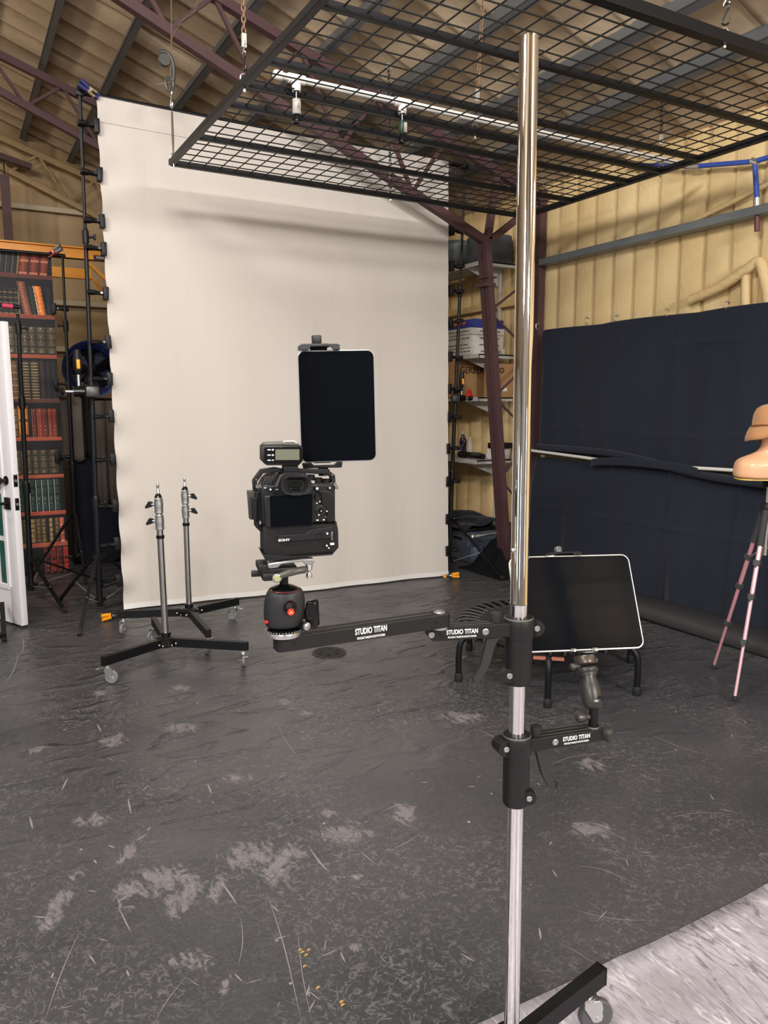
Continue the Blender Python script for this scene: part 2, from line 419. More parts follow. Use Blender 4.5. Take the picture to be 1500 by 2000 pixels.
for seg, wd in [([(155, 1820), (120, 1900), (85, 2000)], 1.6), ([(370, 1900), (330, 1950), (300, 2000)], 1.4), ([(520, 1740), (555, 1850), (590, 2000)], 1.6), ([(580, 1800), (590, 1900), (610, 2000)], 1.2),
                ([(470, 1790), (474, 1840), (465, 1890)], 1.3), ([(535, 1400), (560, 1450), (600, 1500)], .9), ([(1110, 1775), (1200, 1795), (1280, 1798)], 1.4), ([(930, 1425), (960, 1437), (985, 1455)], 1.6),
                ([(1095, 1842), (1130, 1862), (1160, 1880)], 1.2), ([(230, 1770), (245, 1800), (256, 1822)], 2.2), ([(430, 1720), (448, 1745), (464, 1768)], 3.2), ([(603, 1655), (625, 1685), (640, 1702)], 3.2),
                ([(1260, 1430), (1330, 1460), (1400, 1478)], 1.2), ([(820, 1580), (780, 1572), (740, 1590)], 1.6), ([(250, 1560), (256, 1590)], 3), ([(405, 1530), (414, 1552)], 3), ([(58, 1595), (64, 1620)], 3.4), ([(190, 1415), (198, 1430)], 3),
                ([(530, 1768), (545, 1782)], 3), ([(1120, 1690), (1180, 1700), (1260, 1735)], 1.2), ([(0, 1345), (22, 1318), (33, 1290), (33, 1270)], 1.6), ([(0, 1297), (30, 1287), (45, 1268), (42, 1245), (20, 1232)], 1.4), ([(820, 1630), (790, 1648), (765, 1660)], 1.6),
                ([(625, 1870), (660, 1855)], 2.4), ([(665, 1860), (674, 1880)], 3.2), ([(425, 1940), (448, 1932)], 2), ([(480, 1922), (512, 1912)], 2), ([(1300, 1600), (1360, 1588), (1440, 1592)], 1.2), ([(1060, 1500), (1120, 1478), (1200, 1470)], 1.0), ([(700, 1660), (735, 1690)], 2), ([(120, 1545), (132, 1520)], 3)]:
    P = [onZ(*q) for q in seg]; P = bez(P, 6) if len(P) > 2 else [P[0].lerp(P[1], i/5) for i in range(6)]
    px = (onZ(seg[0][0]+1, seg[0][1]) - onZ(*seg[0])).length
    sliver(P, wd*px*.55, 1)
for k in range(90):
    u = random.uniform(0, 1500); v = random.uniform(1330, 1990); p = onZ(u, v)
    if p.y < 1.5: continue
    a = random.uniform(0, 2*PI); l = random.uniform(.01, .05); sliver([p + Vector((math.cos(a), math.sin(a), 0))*l*t for t in (0, .5, 1)], random.uniform(.0012, .0035), 1)
for u, v in [(588, 1862), (595, 1868), (583, 1858), (592, 1890), (618, 1932), (664, 1960), (666, 1966), (600, 1858), (700, 1303)]:
    p = onZ(u, v); sliver([p, p + Vector((.006, .004, 0)), p + Vector((.012, .003, 0))], .004, 2)
floor = struct(fb.build('floor', [FLOORM, SCR, SCRY], smooth=False))

# ---- roof decks with sprayed foam ribs running up the slope
def deck(x0, x1, n, name):
    b = MB(); ys = []; y = YF
    while y < YB:
        ys += [(y, 0), (y+.245, 0), (y+.258, -.009), (y+.282, -.009), (y+.295, 0)]; y += .305
    ys = [q for q in ys if q[0] < YB] + [(YB, 0)]
    xs = [x0 + (x1-x0)*i/n for i in range(n+1)]
    random.seed(8)
    V = [[b._v((x, yy + random.uniform(-.006, .006), roofz(x) + dz + random.uniform(-.002, .002))) for yy, dz in ys] for x in xs]
    for i in range(n):
        for j in range(len(ys)-1): b._f([V[i][j], V[i+1][j], V[i+1][j+1], V[i][j+1]])
    return struct(b.build(name, FOAMR, ang=80, solid=.03))
deck(XR, XW+.15, 26, 'ceiling'); deck(XL-.2, XR, 14, 'ceiling')

# ---- walls
def ribwall(name, org, along, up, L, H, pitch, dep, m, seed=1, base=.6):
    """ribbed sheet wall; flat pans with rounded ribs of sprayed foam"""
    b = MB(); org = Vector(org); al = Vector(along); n = al.cross(Vector((0, 0, 1))); random.seed(seed)
    s_ = []; t = 0
    while t < L:
        s_ += [(t, 0), (t+pitch*base, 0), (t+pitch*(base+.05), dep), (t+pitch*(base+.17), dep*1.05), (t+pitch*(base+.23), .003)]; t += pitch
    s_ = [q for q in s_ if q[0] < L] + [(L, 0)]
    nz = 14
    V = []
    for s0, d in s_:
        row = []
        for k in range(nz+1):
            p = org + al*s0 + n*(d + random.uniform(-.0015, .0015)); p.z = H(s0)*k/nz; row.append(b._v(p))
        V.append(row)
    for i in range(len(V)-1):
        for k in range(nz): b._f([V[i][k], V[i+1][k], V[i+1][k+1], V[i][k+1]])
    return struct(b.build(name, m, ang=70, solid=.02))
ribwall('wall_right', (XW, YB, 0), (0, -1, 0), None, YB-YF, lambda s: roofz(XW), .208, -.012, FOAMW, 3, .72)
def hb(s): return roofz(XW - s)
ribwall('wall_back', (XW, YB, 0), (-1, 0, 0), None, XW-XL, hb, .305, .012, FOAMB, 5, .62)
ribwall('wall_left', (XL, YF, 0), (0, 1, 0), None, YB-YF, lambda s: roofz(XL), .305, .012, PALEW, 6)
ribwall('wall_front', (XL, YF, 0), (1, 0, 0), None, XW-XL, lambda s: roofz(XL+s), .305, .012, PALEW, 7)

# ---- unseen windows, door and posts, added for the chrome to reflect
GLOW = mat('added_glow_pane', rgb(210, 225, 240), .3, emit=((.85, .93, 1.0), 3.2)); WFR = mat('added_window_frame', rgb(215, 215, 210), .5)  # glowing panes of the added windows, out of view
def added_window(i, c, ax, w_, h_):
    c = Vector(c); ax = Vector(ax); n_ = ax.cross(Vector((0, 0, 1))); M = Matrix((ax, n_, Vector((0, 0, 1)))).transposed()
    b = MB(); b.box(c, (w_, .02, h_), M); b.mi = 1
    for s_ in (-1, 1): b.box(c + ax*s_*w_/2, (.06, .05, h_+.06), M); b.box(c + Vector((0, 0, s_*h_/2)), (w_, .05, .06), M)
    b.box(c, (.04, .04, h_), M); b.box(c, (w_, .04, .03), M)
    return struct(b.build('added_window_%d' % i, [GLOW, WFR]))
added_window(1, (XL+.06, -1.2, 1.9), (0, 1, 0), 1.1, 1.5); added_window(2, (XL+.06, 2.6, 1.9), (0, 1, 0), 1.1, 1.5); added_window(3, (-4.6, YF+.06, 1.9), (1, 0, 0), 1.0, 1.5); added_window(4, (2.9, YF+.06, 1.9), (1, 0, 0), .5, 1.6)
b = MB()
for i in range(22): b.box((-.6, YF+.05, .07 + i*.14), (3.2, .03 + .02*(i % 2), .13))
struct(b.build('added_door_1', mat('added_rollup_door', rgb(168, 172, 176), .4, .3)))  # unseen door, added as something for the chrome to mirror
k = 0
for x, c in ((-2.35, rgb(150, 44, 34)), (1.15, rgb(150, 44, 34)), (3.9, rgb(214, 150, 40)), (-5.6, rgb(92, 62, 62))):  # unseen coloured posts, added for stripes in the chrome reflections
    b = MB(); b.box((x, YF+.09, roofz(x)/2), (.14, .14, roofz(x)-.1)); k += 1; struct(b.build('trim_%d' % k, mat('added_post_paint_%d' % k, c, .5)))
# ---- purlins and girts
for x in (-4.0, -3.0, -2.0, -.9, -.2, .38, .93, 1.43, 1.98, 2.5, 3.05, 3.58, 3.98):
    b = MB(); z = roofz(x) - .055; s = -KR if x > XR else KR; n = Vector((-s, 0, 1)).normalized(); t = Vector((1, 0, s)).normalized()
    M = Matrix((t, Vector((0, 1, 0)), n)).transposed()
    b.box(Vector((x, (YF+YB)/2, z)), (.012, YB-YF, .11), M); b.box(Vector((x, (YF+YB)/2, z)) + t*.028 - n*.049, (.056, YB-YF, .012), M)
    b.box(Vector((x, (YF+YB)/2, z)) + t*.05 - n*.04, (.008, YB-YF, .02), M)
    k += 1; struct(b.build('trim_%d' % k, PURLIN))
# girts on the right wall, back wall
def girt(a, b_, w_, h_, m, hint=(0, 0, 1)):
    global k
    k += 1; q = MB(); q.bar(a, b_, w_, h_, hint); return struct(q.build('trim_%d' % k, m, bev=.004))
GIRT = mat('grey_girt', rgb(122, 128, 130), .45, .4, var=.1, vscale=5)
girt((XW-.075, 5.25, 2.68), (XW-.075, YF, 2.68), .10, .055, GIRT)
girt((XW-.05, YB, 2.4), (XW-.05, 5.4, 2.4), .06, .06, FOAMW)
girt((XW-.05, YB, .34), (XW-.05, 5.4, .34), .06, .10, mat('dirty_board', rgb(84, 76, 62), .8))
CREAM = mat('cream_tube', rgb(176, 160, 132), .55)
for z in (3.77, 2.70, 2.15): girt((XL, YB-.08, z), (XW, YB-.08, z-.0), .05, .06, CREAM)

# ---- lattice roof trusses and their tapered wall columns
def truss(Y, m, label, col=True, tube=.062):
    t = thing('roof_truss', label, 'roof truss', (4.3, Y, 0), group=None); org = (4.3, Y, 0)
    U = lambda x: 4.121 - .330*(x-1.728); Lw = lambda x: 3.975 - .416*(x-1.104)
    ridge = -1.1
    b = MB(); b.bar((ridge, Y, U(ridge)), (4.47, Y, U(4.47)), tube, tube); b.build('upper_chord', m, t, org)
    b = MB(); b.bar((ridge, Y, Lw(ridge)+.25), (3.93, Y, Lw(3.93)), tube, tube) if False else b.bar((-.6, Y, Lw(-.6)), (3.95, Y, Lw(3.95)), tube, tube); b.build('lower_chord', m, t, org)
    b = MB(); b.bar((ridge, Y, U(ridge)), (-6.9, Y, U(ridge)-.33*5.8), tube, tube); b.build('upper_chord', m, t, org)
    b = MB(); b.bar((-1.6, Y, Lw(-.6)), (-6.2, Y, Lw(-.6)-.416*4.6), tube, tube); b.build('lower_chord', m, t, org)
    b = MB(); b.bar((-1.6, Y, Lw(-.6)), (-.6, Y, Lw(-.6)), tube, tube); b.build('ridge_tie', m, t, org)
    # zigzag webs between the chords
    xs = np.arange(-.45, 3.6, .305)
    for i in range(0, len(xs)-1):
        x0, x1 = xs[i], xs[i+1]
        p, q = ((x0, Y, Lw(x0)), (x1, Y, U(x1))) if i % 2 == 0 else ((x0, Y, U(x0)), (x1, Y, Lw(x1)))
        b = MB(); b.bar(p, q, .026, .026); b.build('web_brace', m, t, org)
    for p, q in (((3.93, Y, Lw(3.93)), (4.43, Y, 3.16)), ((3.93, Y, Lw(3.93)), (4.02, Y, U(4.02)))):
        b = MB(); b.bar(p, q, .05, .05); b.build('web_brace', m, t, org)
    if col:
        b = MB(); b.bar((4.49, Y, 0), (4.49, Y, 3.28), .07, .07, (0, 1, 0)); b.build('outer_post', m, t, org)
        b = MB()
        for dy in (-.033, .033): b.bar((4.20, Y+dy, 0), (3.90, Y+dy, 2.80), .055, .055, (0, 1, 0))
        b.build('inner_post', m, t, org)
        b = MB(); b.box((3.925, Y, 2.46), (.10, .14, .03)); b.box((3.935, Y, 2.52), (.10, .14, .012)); b.build('splice_plate', m, t, org)
        X = lambda z: 4.20 - .30*z/2.8
        zs = [.15, .50, .85, 1.2, 1.55, 1.9, 2.25, 2.6]
        for i in range(len(zs)-1):
            p, q = ((X(zs[i]), Y, zs[i]), (4.47, Y, zs[i+1])) if i % 2 == 0 else ((4.47, Y, zs[i]), (X(zs[i+1]), Y, zs[i+1]))
            b = MB(); b.cyl(p, q, .011, n=8); b.build('lattice_rod', m, t, org)
    return t
truss(5.3, PURPLE, 'dark red-brown lattice roof truss crossing in front of the white backdrop')
truss(7.9, PURPLE, 'dark red-brown lattice roof truss seen left of and behind the backdrop top')
truss(10.12, foam_mat('foamed_truss', rgb(152, 128, 92), rgb(166, 140, 104), .4, 30), 'tan foam-coated lattice truss against the back wall')
t = thing('wall_post', 'dark brown steel post on the back wall above the yellow beam', 'post', (.70, 9.95, 0)); og = (.70, 9.95, 0)
b = MB(); b.bar((.70, 9.95, 0), (.70, 9.95, 4.02), .09, .09, (0, 1, 0)); b.build('post', PURPLE, t, og)
b = MB(); b.cyl((.70, 9.95, 4.02), (.70, 9.95, 4.22), .008, n=8); b.build('hanger_rod', BLACKM, t, og)
b = MB(); b.bar((.42, 9.95, 4.28), (.98, 9.95, 4.15), .07, .06); b.build('head_bracket', PURPLE, t, og)

# ---- pipes at the right wall
BLUEP = mat('blue_air_pipe', rgb(52, 80, 165), .35)
t = thing('air_pipe', 'blue air pipe with couplings running high on the foam wall', 'pipe', (4.47, 3.6, 3.05)); og = (4.47, 3.6, 3.05)
P = [(4.47, 4.35, 3.24), (4.47, 3.72, 3.07), (4.47, 3.27, 2.985)]
b = MB(); b.tube(P, .016, 12); b.build('pipe', BLUEP, t, og)
b = MB(); b.cyl((4.47, 3.27, 2.985), (4.47, 3.235, 2.74), .016); b.build('drop_pipe', BLUEP, t, og)
b = MB(); b.cyl((4.47, 3.27, 2.985), (4.47, 2.6, 2.98), .016); b.build('pipe', BLUEP, t, og)
for p, q in (((4.47, 3.76, 3.08), (4.47, 3.68, 3.062)), ((4.47, 3.29, 2.995), (4.47, 3.25, 2.97)), ((4.47, 3.238, 2.76), (4.47, 3.234, 2.71))):
    b = MB(); b.cyl(p, q, .022, n=14); b.build('coupling', ZINC, t, og)
b = MB(); b.cyl((4.47, 3.234, 2.72), (4.47, 3.222, 2.56), .017); b.build('lower_pipe', mat('maroon_pipe', rgb(105, 60, 62), .5), t, og)
t = MB(); t.tube(bez([(4.51, 4.1, 2.66), (4.50, 3.75, 2.72), (4.50, 3.35, 2.80), (4.50, 2.9, 2.90), (4.50, 2.2, 3.0)]), .017, 10)
tag(setorg(t.build('conduit', FOAMW), (4.5, 3.3, 2.8)), 'foam-covered conduit slanting upward above the grey wall rail', 'conduit')
t = MB(); t.tube(bez([(4.50, 3.72, 2.20), (4.49, 3.5, 2.25), (4.48, 3.28, 2.34), (4.48, 3.20, 2.37), (4.48, 3.15, 2.25), (4.49, 3.12, 2.1)]), .034, 12)
t.tube(bez([(4.50, 3.30, 2.33), (4.49, 3.29, 2.2), (4.49, 3.28, 2.05)]), .03, 10)
tag(setorg(t.build('foam_covered_pipe', FOAMW), (4.49, 3.4, 2.2)), 'thick foam-covered pipe bend rising just above the black curtain', 'pipe')
# ================================================================== MARBLE MAT, DRAIN
def marble():
    m = bpy.data.materials.new('lilac_marble_vinyl'); m.use_nodes = True; nt = m.node_tree; L = nt.links; b = nt.nodes['Principled BSDF']
    tc = nt.nodes.new('ShaderNodeTexCoord')
    def noise(sc, det, dist, rot=0, s=(1, 1, 1)):
        mp = nt.nodes.new('ShaderNodeMapping'); mp.inputs['Scale'].default_value = s; mp.inputs['Rotation'].default_value = (0, 0, rot); L.new(tc.outputs['Object'], mp.inputs[0])
        n = nt.nodes.new('ShaderNodeTexNoise'); n.inputs['Scale'].default_value = sc; n.inputs['Detail'].default_value = det; n.inputs['Distortion'].default_value = dist; L.new(mp.outputs[0], n.inputs['Vector']); return n.outputs['Fac']
    def mix(f, a, c):
        n = nt.nodes.new('ShaderNodeMix'); n.data_type = 'RGBA'; L.new(f, n.inputs[0])
        for i, q in ((6, a), (7, c)):
            if isinstance(q, tuple): n.inputs[i].default_value = (*q, 1)
            else: L.new(q, n.inputs[i])
        return n.outputs[2]
    def line(x, c, wd, k=1.0):
        a = nt.nodes.new('ShaderNodeMath'); a.operation = 'SUBTRACT'; L.new(x, a.inputs[0]); a.inputs[1].default_value = c
        q = nt.nodes.new('ShaderNodeMath'); q.operation = 'ABSOLUTE'; L.new(a.outputs[0], q.inputs[0])
        r = nt.nodes.new('ShaderNodeMapRange'); L.new(q.outputs[0], r.inputs[0]); r.inputs[1].default_value = 0; r.inputs[2].default_value = wd; r.inputs[3].default_value = k; r.inputs[4].default_value = 0; return r.outputs[0]
    def rng(x, a, c, k=1.0):
        r = nt.nodes.new('ShaderNodeMapRange'); L.new(x, r.inputs[0]); r.inputs[1].default_value = a; r.inputs[2].default_value = c; r.inputs[4].default_value = k; return r.outputs[0]
    rt = R(62)
    col = mix(rng(noise(3, 6, .4), .35, .65), rgb(168, 161, 171), rgb(190, 184, 192))
    col = mix(rng(noise(30, 6, .6, rt, (2.2, .7, 1)), .48, .62, .55), col, rgb(146, 141, 149))
    col = mix(rng(noise(38, 5, .8, rt, (2.4, .6, 1)), .55, .66, .7), col, rgb(206, 202, 208))
    col = mix(rng(noise(7, 3, .5, rt, (2, .7, 1)), .64, .72, .5), col, rgb(150, 132, 176))
    col = mix(line(noise(2.2, 6, .5, rt, (2.2, .45, 1)), .5, .005, .75), col, rgb(98, 92, 102))
    col = mix(line(noise(2.6, 7, .8, rt+.35, (2.0, .5, 1)), .56, .006, .8), col, rgb(112, 106, 116))
    col = mix(line(noise(3.0, 6, .8, rt-.3, (2.2, .5, 1)), .44, .010, .9), col, rgb(222, 219, 223))
    col = mix(rng(noise(9, 3, .6, rt, (2.4, .7, 1)), .70, .74, .7), col, rgb(108, 102, 112))
    L.new(col, b.inputs['Base Color']); b.inputs['Roughness'].default_value = .42
    return m
b = MB()
def mf(a, c):
    x = -3.5 + 7.9*a; y = 1.345 + .006*math.sin(x*3.1) - 5.0*(1-c)
    e = max(0, 1-(1-c)*5.0/.04) if c > .98 else 0
    lift = .006*e*max(0, math.sin(x*9.0+1))**3
    return Vector((x, y, .004 + lift))
b.grid(mf, 300, 90)
# finer strip at the edge
o = tag(setorg(b.build('floor_mat', marble(), solid=.003), (.5, -1.1, 0)), 'pale lilac-grey marble-print vinyl sheet in the lower right corner', 'floor mat')

p = onZ(643, 1275); t = thing('floor_drain', 'round dark perforated drain cover set in the floor under the camera arm', 'drain cover', (p.x, p.y, 0))
b = MB(); b.lathe((0, 0, 0), (0, 0, 1), [(.104, .0), (.104, .005), (.094, .007), (.09, .004), (.0, .004)], 40); b.build('rim', mat('worn_iron', rgb(52, 50, 50), .5, .3, .3, 60), t)
b = MB()
for q in range(6):
    for r_ in range(-6, 7):
        pass
for i in range(-4, 5):
    h = math.sqrt(max(0, .085**2 - (i*.019)**2)); b.box((i*.019, 0, .0055), (.006, 2*h, .003))
b.build('slot_bars', mat('worn_iron2', rgb(40, 39, 39), .55, .3), t)
b = MB()
for a in range(6): b.cyl((.055*math.cos(a*PI/3), .055*math.sin(a*PI/3), .0065), (.055*math.cos(a*PI/3), .055*math.sin(a*PI/3), .0078), .009, n=12)
b.build('holes', mat('hole_black', (.002, .002, .002), .9), t)

# ================================================================== WHITE BACKDROP ON TWO STANDS
YBD = 5.6; BL = .955; BR = 3.70; BT = 3.49
t = thing('backdrop', 'large white muslin photo backdrop clamped between two black stands', 'backdrop', (2.33, YBD, 0)); og = (2.33, YBD, 0)
b = MB()
def bf(a, c):
    z = .012 + (BT-.012)*c
    sc = .005*abs(math.sin(c*PI*12))**.7
    l0 = BL + .012 + sc*(1-c*.3) + (.03*(1-c)); r0 = BR - .01 - sc*.8 + .05*c
    x = l0 + (r0-l0)*a
    y = YBD + .012*math.sin(a*9+c*2) * (1-c*.6) + .008*math.sin(a*31+c*3)*(1-c) + .02*math.exp(-(a/.03)**2)*math.sin(c*PI*24)
    y += (5.66-YBD)*(1-a)*(1-c) + (5.45-YBD)*a*(1-c)
    zz = z - (.02*math.sin(a*PI))*c
    return Vector((x, y, zz))
b.grid(bf, 90, 110); b.build('cloth', WHITECLOTH, t, og, ang=180)
b = MB(); b.grid(lambda a, c: bf(a, c*.011) + Vector((0, -.006, 0)), 80, 3); b.build('bottom_hem', mat('hem', rgb(224, 220, 214), .8), t, og, ang=180)
b = MB(); b.grid(lambda a, c: bf(a, 1-.045*(1-c)) + Vector((0, -.005, 0)), 80, 3); b.build('top_pocket', WHITECLOTH, t, og, ang=180)

def wing_knob(b, p, d, s=1.0):
    """small wing knob on a boss"""
    p = Vector(p); d = Vector(d).normalized(); x, y, z = _frame(d)
    b.cyl(p, p + d*.022*s, .006*s, n=10); b.box(p + d*.034*s, (.034*s, .012*s, .028*s), Matrix((x, y, z)).transposed(), .004*s)
def light_stand(name, label, base, top, dirs, seg, hub=.50, foot=.52, m=BLACKM, group=None, knobside=1, spread_h=.03, cat='light stand'):
    """tripod stand: base = floor centre, top = pole head, dirs = leg bearings, seg = collar heights"""
    base = Vector(base); top = Vector(top); t = thing(name, label, cat, base, group=group); ax = (top - base).normalized()
    at = lambda z: base + (top-base)*((z-base.z)/(top.z-base.z))
    zs = [hub-.35 if hub > .45 else .06] + list(seg) + [top.z]; r = .0205
    for i in range(len(zs)-1):
        b = MB(); b.cyl(at(zs[i]), at(zs[i+1]), r - .0032*i, n=16); b.build('tube', m, t, base)
    for i, z in enumerate(seg):
        c = at(z); b = MB(); b.cyl(c - Vector((0, 0, .045)), c + Vector((0, 0, .035)), r-.0032*i+.0075, n=16)
        b.cyl(c + Vector((0, 0, .035)), c + Vector((0, 0, .055)), r-.0032*i+.004, r-.0032*(i+1)+.002, n=16); o = b.build('collar', BLACKP, t, base)
        b = MB(); s = knobside if i % 2 == 0 else -knobside; b.cyl(c + Vector((s*.02, 0, -.005)), c + Vector((s*.05, 0, -.002)), .008, n=10)
        b.box(c + Vector((s*.058, 0, .0)), (.014, .03, .036), None, .004); b.build('knob', BLACKP, o, base)
    hb_ = at(hub); b = MB(); b.cyl(hb_ - Vector((0, 0, .02)), hb_ + Vector((0, 0, .02)), .033, n=18)
    for a in dirs: b.bar(hb_, hb_ + Vector((math.cos(a), math.sin(a), 0))*.06, .03, .035)
    b.build('hub', BLACKP, t, base)
    lo = at(max(.10, hub-.36)); b = MB(); b.cyl(lo - Vector((0, 0, .015)), lo + Vector((0, 0, .015)), .029, n=18)
    for a in dirs: b.bar(lo, lo + Vector((math.cos(a), math.sin(a), 0))*.05, .02, .02)
    b.build('lower_hub', BLACKP, t, base)
    for a in dirs:
        d = Vector((math.cos(a), math.sin(a), 0)); A = hb_ + d*.05; B = Vector((base.x, base.y, .014)) + d*foot
        b = MB(); b.bar(A, B, .022, .016); o = b.build('leg', m, t, base)
        b = MB(); b.bar(B - (B-A).normalized()*.03, B + (B-A).normalized()*.006, .027, .022); b.build('rubber_foot', RUBBER, o, base)
        Mp = A.lerp(B, .55); b = MB(); b.bar(lo + d*.045, Mp, .012, .006); b.build('brace', ZINC if m is BLACKM else m, t, base)
        b = MB(); b.cyl(Mp + Vector((0, 0, -.006)), Mp + Vector((0, 0, .012)), .006, n=10); b.build('rivet', ZINC, o, base)
    return t
# left backdrop stand
sb = Vector((.835, 5.66, 0))
def ang(p, q): return math.atan2(q[1]-p[1], q[0]-p[0])
fL = [onZ(155, 1243)]
light_stand('light_stand', 'tall black light stand holding the left edge of the white backdrop', sb, (.872, 5.62, 3.48), [ang(sb, fL[0]), ang(sb, (.60, 6.2)), ang(sb, (1.35, 5.95))], [.80, 1.62, 2.60], hub=.42, foot=.54, group=None)
sr = Vector((3.80, 5.62, 0)); fr = onZ(985, 1133)
light_stand('light_stand', 'tall black light stand holding the right edge of the white backdrop', sr, (3.925, 5.62, 3.46), [ang(sr, fr), ang(sr, (3.2, 6.0)), R(74)], [.86, 1.60, 2.45], hub=.46, foot=.56, knobside=-1)
t = thing('crossbar', 'black crossbar along the top edge of the white backdrop', 'crossbar', (2.4, 5.63, 3.47)); og = (2.4, 5.63, 3.47)
b = MB(); b.cyl((.86, 5.635, 3.505), (3.95, 5.635, 3.475), .016, n=14); b.build('bar', BLACKM, t, og)
for x, z in ((.872, 3.50), (3.925, 3.475)):
    b = MB(); b.box((x, 5.63, z+.003), (.05, .05, .05), None, .008); b.build('end_bracket', BLACKP, t, og)

# spring clamps that hold the cloth edge
def clamp_proto():
    """origin at the cloth edge; jaws towards +x over the cloth, handle towards -x"""
    t = thing('spring_clamp', '', 'clamp', (0, 0, 0))
    b = MB(); b.box((.012, -.014, 0), (.034, .013, .088), None, .003); b.build('jaw', BLACKP, t)
    b = MB(); b.box((.012, .020, 0), (.034, .013, .088), None, .003); b.build('jaw', BLACKP, t)
    for s in (-1, 1):
        b = MB(); b.tube(bez([(0, s*.014+.003, 0), (-.03, s*.010+.003, 0), (-.06, s*.016+.003, 0), (-.105, s*.024+.003, .0)], 5), .013, 10, rr=[.012]*5+[.012]*5+[.0155]*6)
        b.build('handle', BLACKP, t)
    b = MB(); b.cyl((-.018, -.022, 0), (-.018, .028, 0), .009, n=12); b.build('pivot', BLACKG, t)
    return t
proto = clamp_proto(); used = False
ordn = ['topmost', 'second from the top', 'third from the top', 'fourth from the top', 'fifth from the top', 'sixth from the top', 'seventh from the top', 'eighth from the top', 'ninth from the top', 'tenth from the top', 'eleventh from the top', 'lowest']
lv = [(193, 245), (199, 340), (204, 432), (207, 486), (211, 573), (216, 668), (219, 740), (222, 813), (225, 898), (229, 988), (233, 1062), (237, 1135)]
rv = [(878, 450), (877, 520), (876, 568), (875, 630), (874, 697), (873, 760), (872, 815), (870, 876), (869, 940), (868, 1013), (868, 1075)]
for i, (u, v) in enumerate(lv):
    p = onY(u-8, v, 5.59 + .05*i/11); lab = 'black spring clamp on the left edge of the white backdrop, ' + ordn[i]
    if not used: o = proto; used = True
    else: o = dup(proto)
    o.location = p; o.rotation_euler = (0, R([0, 3, -2, 1, 2, -4, 0, -2, 0, 2, -3, -12][i]), 0); o['label'] = lab; o['group'] = 'spring clamps down the left edge of the backdrop'
for i, (u, v) in enumerate(rv):
    p = onY(u+6, v, 5.59 - .13*i/10); n = ordn[i] if i < 10 else 'lowest'
    o = dup(proto); o.location = p; o.rotation_euler = (0, R([0, 2, 0, 12, -3, 0, 0, 2, -2, 0, 3][i]), PI); o['label'] = 'black spring clamp on the right edge of the white backdrop, ' + n; o['group'] = 'spring clamps down the right edge of the backdrop'

def hand_clamp(name, label, p, q, mh, mb_, tipm, s=1.0, hd=(0, 0, 1)):
    """A-clamp lying along p (handle end) to q (jaws)"""
    p = Vector(p); q = Vector(q); d = q-p; L = d.length; d.normalize(); h = Vector(hd); side = d.cross(h).normalized(); up = side.cross(d)
    t = thing(name, label, 'clamp', p)
    for sgn in (-1, 1):
        b = MB(); b.tube([p + up*sgn*.015*s, p + d*L*.28 + up*sgn*.013*s, p + d*L*.45 + up*sgn*.01*s], .013*s, 10); b.build('handle_grip', mh, t, p)
        b = MB(); b.bar(p + d*L*.42 + up*sgn*.012*s, q - d*L*.12 + up*sgn*.014*s, .022*s, .006*s, up); b.build('arm', mb_, t, p)
        b = MB(); b.bar(q - d*L*.16 + up*sgn*.012*s, q + up*sgn*.007*s, .026*s, .014*s, up); b.build('jaw_tip', tipm, t, p)
    b = MB(); b.cyl(p + d*L*.55 - side*.016*s, p + d*L*.55 + side*.016*s, .009*s, n=12); b.build('spring', ZINC, t, p)
    return t
BLUEH = mat('blue_grip', rgb(38, 38, 92), .5)
hand_clamp('spring_clamp', 'blue-handled metal spring clamp at the top left corner of the white backdrop', onY(155, 160, 5.55), onY(192, 190, 5.57), BLUEH, mat('brass_plate', rgb(214, 196, 150), .3, .6), BLUEH, 1.15)
hand_clamp('spring_clamp', 'orange-tipped clamp lying at the bottom left corner of the white backdrop', onZ(199, 1207, .03), onZ(236, 1199, .03), ORANGE, BLACKP, BLACKP, .95, (0, .3, 1))
hand_clamp('spring_clamp', 'orange-tipped clamp lying at the bottom right corner of the white backdrop', onZ(896, 1123, .03), onZ(866, 1125, .03), ORANGE, BLACKP, ORANGE, .9, (0, .3, 1))

# super clamps with a small ball head riding on the backdrop stands
def super_clamp(p, label, s=1.0, flip=1, extra=True):
    p = Vector(p); t = thing('super_clamp', label, 'clamp', p)
    X = Vector((1, 0, 0))*flip; Z = Vector((0, 0, 1)); Yv = Vector((0, 1, 0))
    b = MB(); b.box(p + X*.02*s, (.07*s, .055*s, .06*s), None, .012*s); b.build('jaw_block', GREYM, t, p)
    b = MB(); b.cyl(p - X*.02*s, p - X*.075*s, .028*s, n=18); b.cyl(p - X*.035*s, p - X*.045*s, .033*s, n=18); b.build('barrel', BLACKG, t, p)
    b = MB(); b.cyl(p - X*.075*s, p - X*.115*s, .009*s, n=10); b.build('threaded_rod', ZINC, t, p)
    b = MB(); b.lathe(p - X*.115*s, -X, [(.0, 0), (.02*s, .004*s), (.045*s, .012*s), (.045*s, .022*s), (.015*s, .03*s), (0, .03*s)], 16, 1, .45) if extra else b.box(p - X*.125*s, (.02*s, .02*s, .09*s), None, .006*s)
    b.build('tightening_knob', BLACKP, t, p)
    b = MB(); b.cyl(p - X*.045*s + Z*.03*s, p - X*.045*s + Z*.12*s, .008*s, n=10); b.build('stem', ZINC, t, p)
    b = MB(); b.lathe(p - X*.045*s + Z*.09*s, Z, [(.012*s, 0), (.022*s, .03*s), (.024*s, .08*s), (.016*s, .13*s), (0, .135*s)], 14); o = b.build('ratchet_handle', BLACKP, t, p)
    b = MB(); b.box(p - X*.045*s + Z*.145*s - Yv*.022*s, (.018*s, .006*s, .05*s), None, .004*s); b.build('orange_inset', ORANGE, o, p)
    return t
